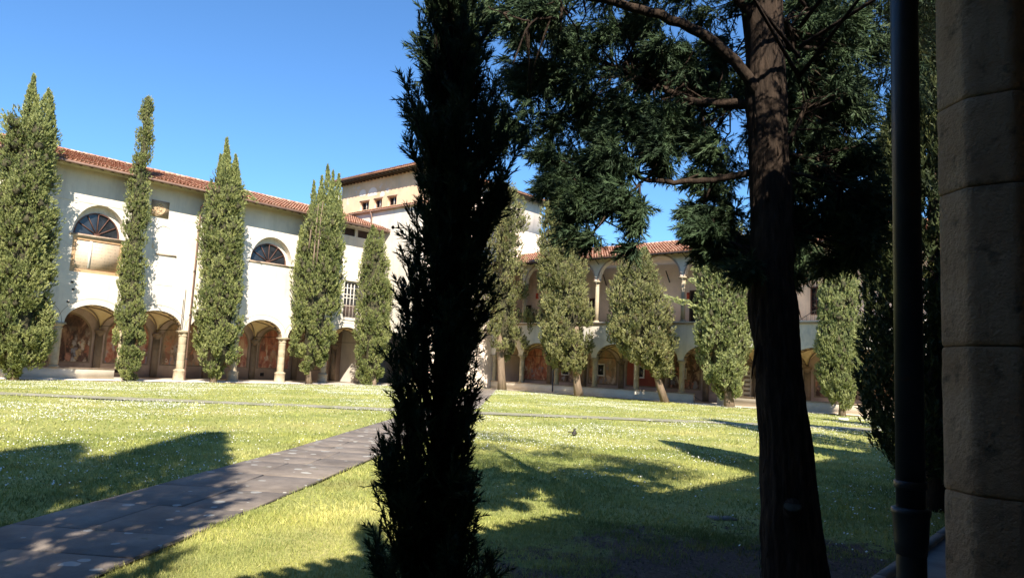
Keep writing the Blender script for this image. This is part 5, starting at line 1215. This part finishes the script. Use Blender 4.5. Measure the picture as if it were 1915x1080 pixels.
den = np.clip(2.4*(vnoise(x, y, .28, 3)-.50)+1.0*(vnoise(x, y, .95, 1)-.5)+.7*(vnoise(x, y, 2.6, 5)-.5), 0, 1)+.9*((x < -39) & (vnoise(x, y, .6, 5) > .38))+.06
dist = np.hypot(x, y); den *= np.clip((dist-10)/14, .08, 1)*(.8); keep = q.random(len(x)) < den*.95; x, y = x[keep], y[keep]; m = len(x)
z = lawn_z(x, y)+.05+.035*q.random(m); s_ = .0135*(.7+.6*q.random(m)); tl = q.normal(0, .35, (m, 2))
th = q.random(m)*PI; V = []
for k in range(4):
    a = th+k*PI/2; V.append(np.stack([x+np.cos(a)*s_, y+np.sin(a)*s_, z+s_*(np.cos(a)*tl[:, 0]+np.sin(a)*tl[:, 1])], 1))
V = np.stack(V, 1).reshape(-1, 3); d_o = stuff(add('daisies', V, np.arange(m*4).reshape(-1, 4), daisy_mat, tint=q.random(m))); tag(d_o, 'countless small white daisies scattered over the lawn', 'daisies')
# clods and bark litter on the bare soil
q = np.random.default_rng(5); n_ = 16000; x = q.uniform(-7, -1.95, n_); y = q.uniform(2.6, 12, n_); k = dirt(x, y) > .25+.3*q.random(n_); x, y = x[k], y[k]; m = len(x)
s_ = .004+.017*q.random(m)**3; oc = np.array([(1, 0, 0), (0, 1, 0), (-1, 0, 0), (0, -1, 0), (0, 0, 1.)]); V = np.stack([x, y, lawn_z(x, y)], 1)[:, None, :]+oc[None]*s_[:, None, None]*q.uniform(.5, 1.4, (m, 5, 1))
Fq = (np.array([(0, 1, 4), (1, 2, 4), (2, 3, 4), (3, 0, 4)])[None]+(np.arange(m)*5)[:, None, None]).reshape(-1, 3)
lt = mat_two('soil_litter', [(.3, (.04, .03, .025)), (.6, (.13, .10, .08)), (.8, (.40, .35, .29))], 30, 3, .95)
tag(stuff(add('soil_litter', V.reshape(-1, 3), Fq, lt)), 'clods and dry litter on the bare soil under the trees', 'soil litter')
# slab set in the lawn, and the small white thing by the pale cypress
p = hit(1350, 965, 2, .03); mb = MB(); mb.box((-.19, -.12, -.045), (.19, .12, -.008)); V = np.concatenate(mb.V); a = YAW+.2; R2 = np.array([[math.cos(a), -math.sin(a)], [math.sin(a), math.cos(a)]]); V[:, :2] = V[:, :2] @ R2.T; V += p; V[4:, :2] = p[:2]+(V[4:, :2]-p[:2])*.94
tag(add('stone_slab', V, mb.F, kmat), 'small flat grey stone slab lying in the shaded grass left of the big trunk', 'slab')
p = hit(1577, 783, 2, .05); mb = MB(); mb.prism(p[:2], [(.01, .30), (.06, .28), (.09, .2)], 7); tag(mb.build('white_stone', white_stone), 'flat white stone on the grass below the pale columnar cypress', 'stone')
mb = MB(); p = hit(1074, 813, 2, .03)
mb.prism(p[:2], [(.02, .02), (.04, .07), (.10, .085), (.15, .05), (.17, .03), (.20, .04), (.23, .02)], 8); mb.obox((p[0], p[1], .08), (-.22, -.05, .03), (.0, .06, 0), (0, 0, .02))
tag(mb.build('bird', iron), 'small dark bird on the sunny lawn between the two foreground trees', 'bird')
print('TRIS', sum(sum(1 for _ in ()) + (3 and len(o.data.loops)-2*len(o.data.polygons)) for o in bpy.data.objects if o.type == 'MESH'), sorted([(len(o.data.loops)-2*len(o.data.polygons), o.name, o.parent and o.parent.name) for o in bpy.data.objects if o.type == 'MESH'], key=lambda q: -q[0])[:14])
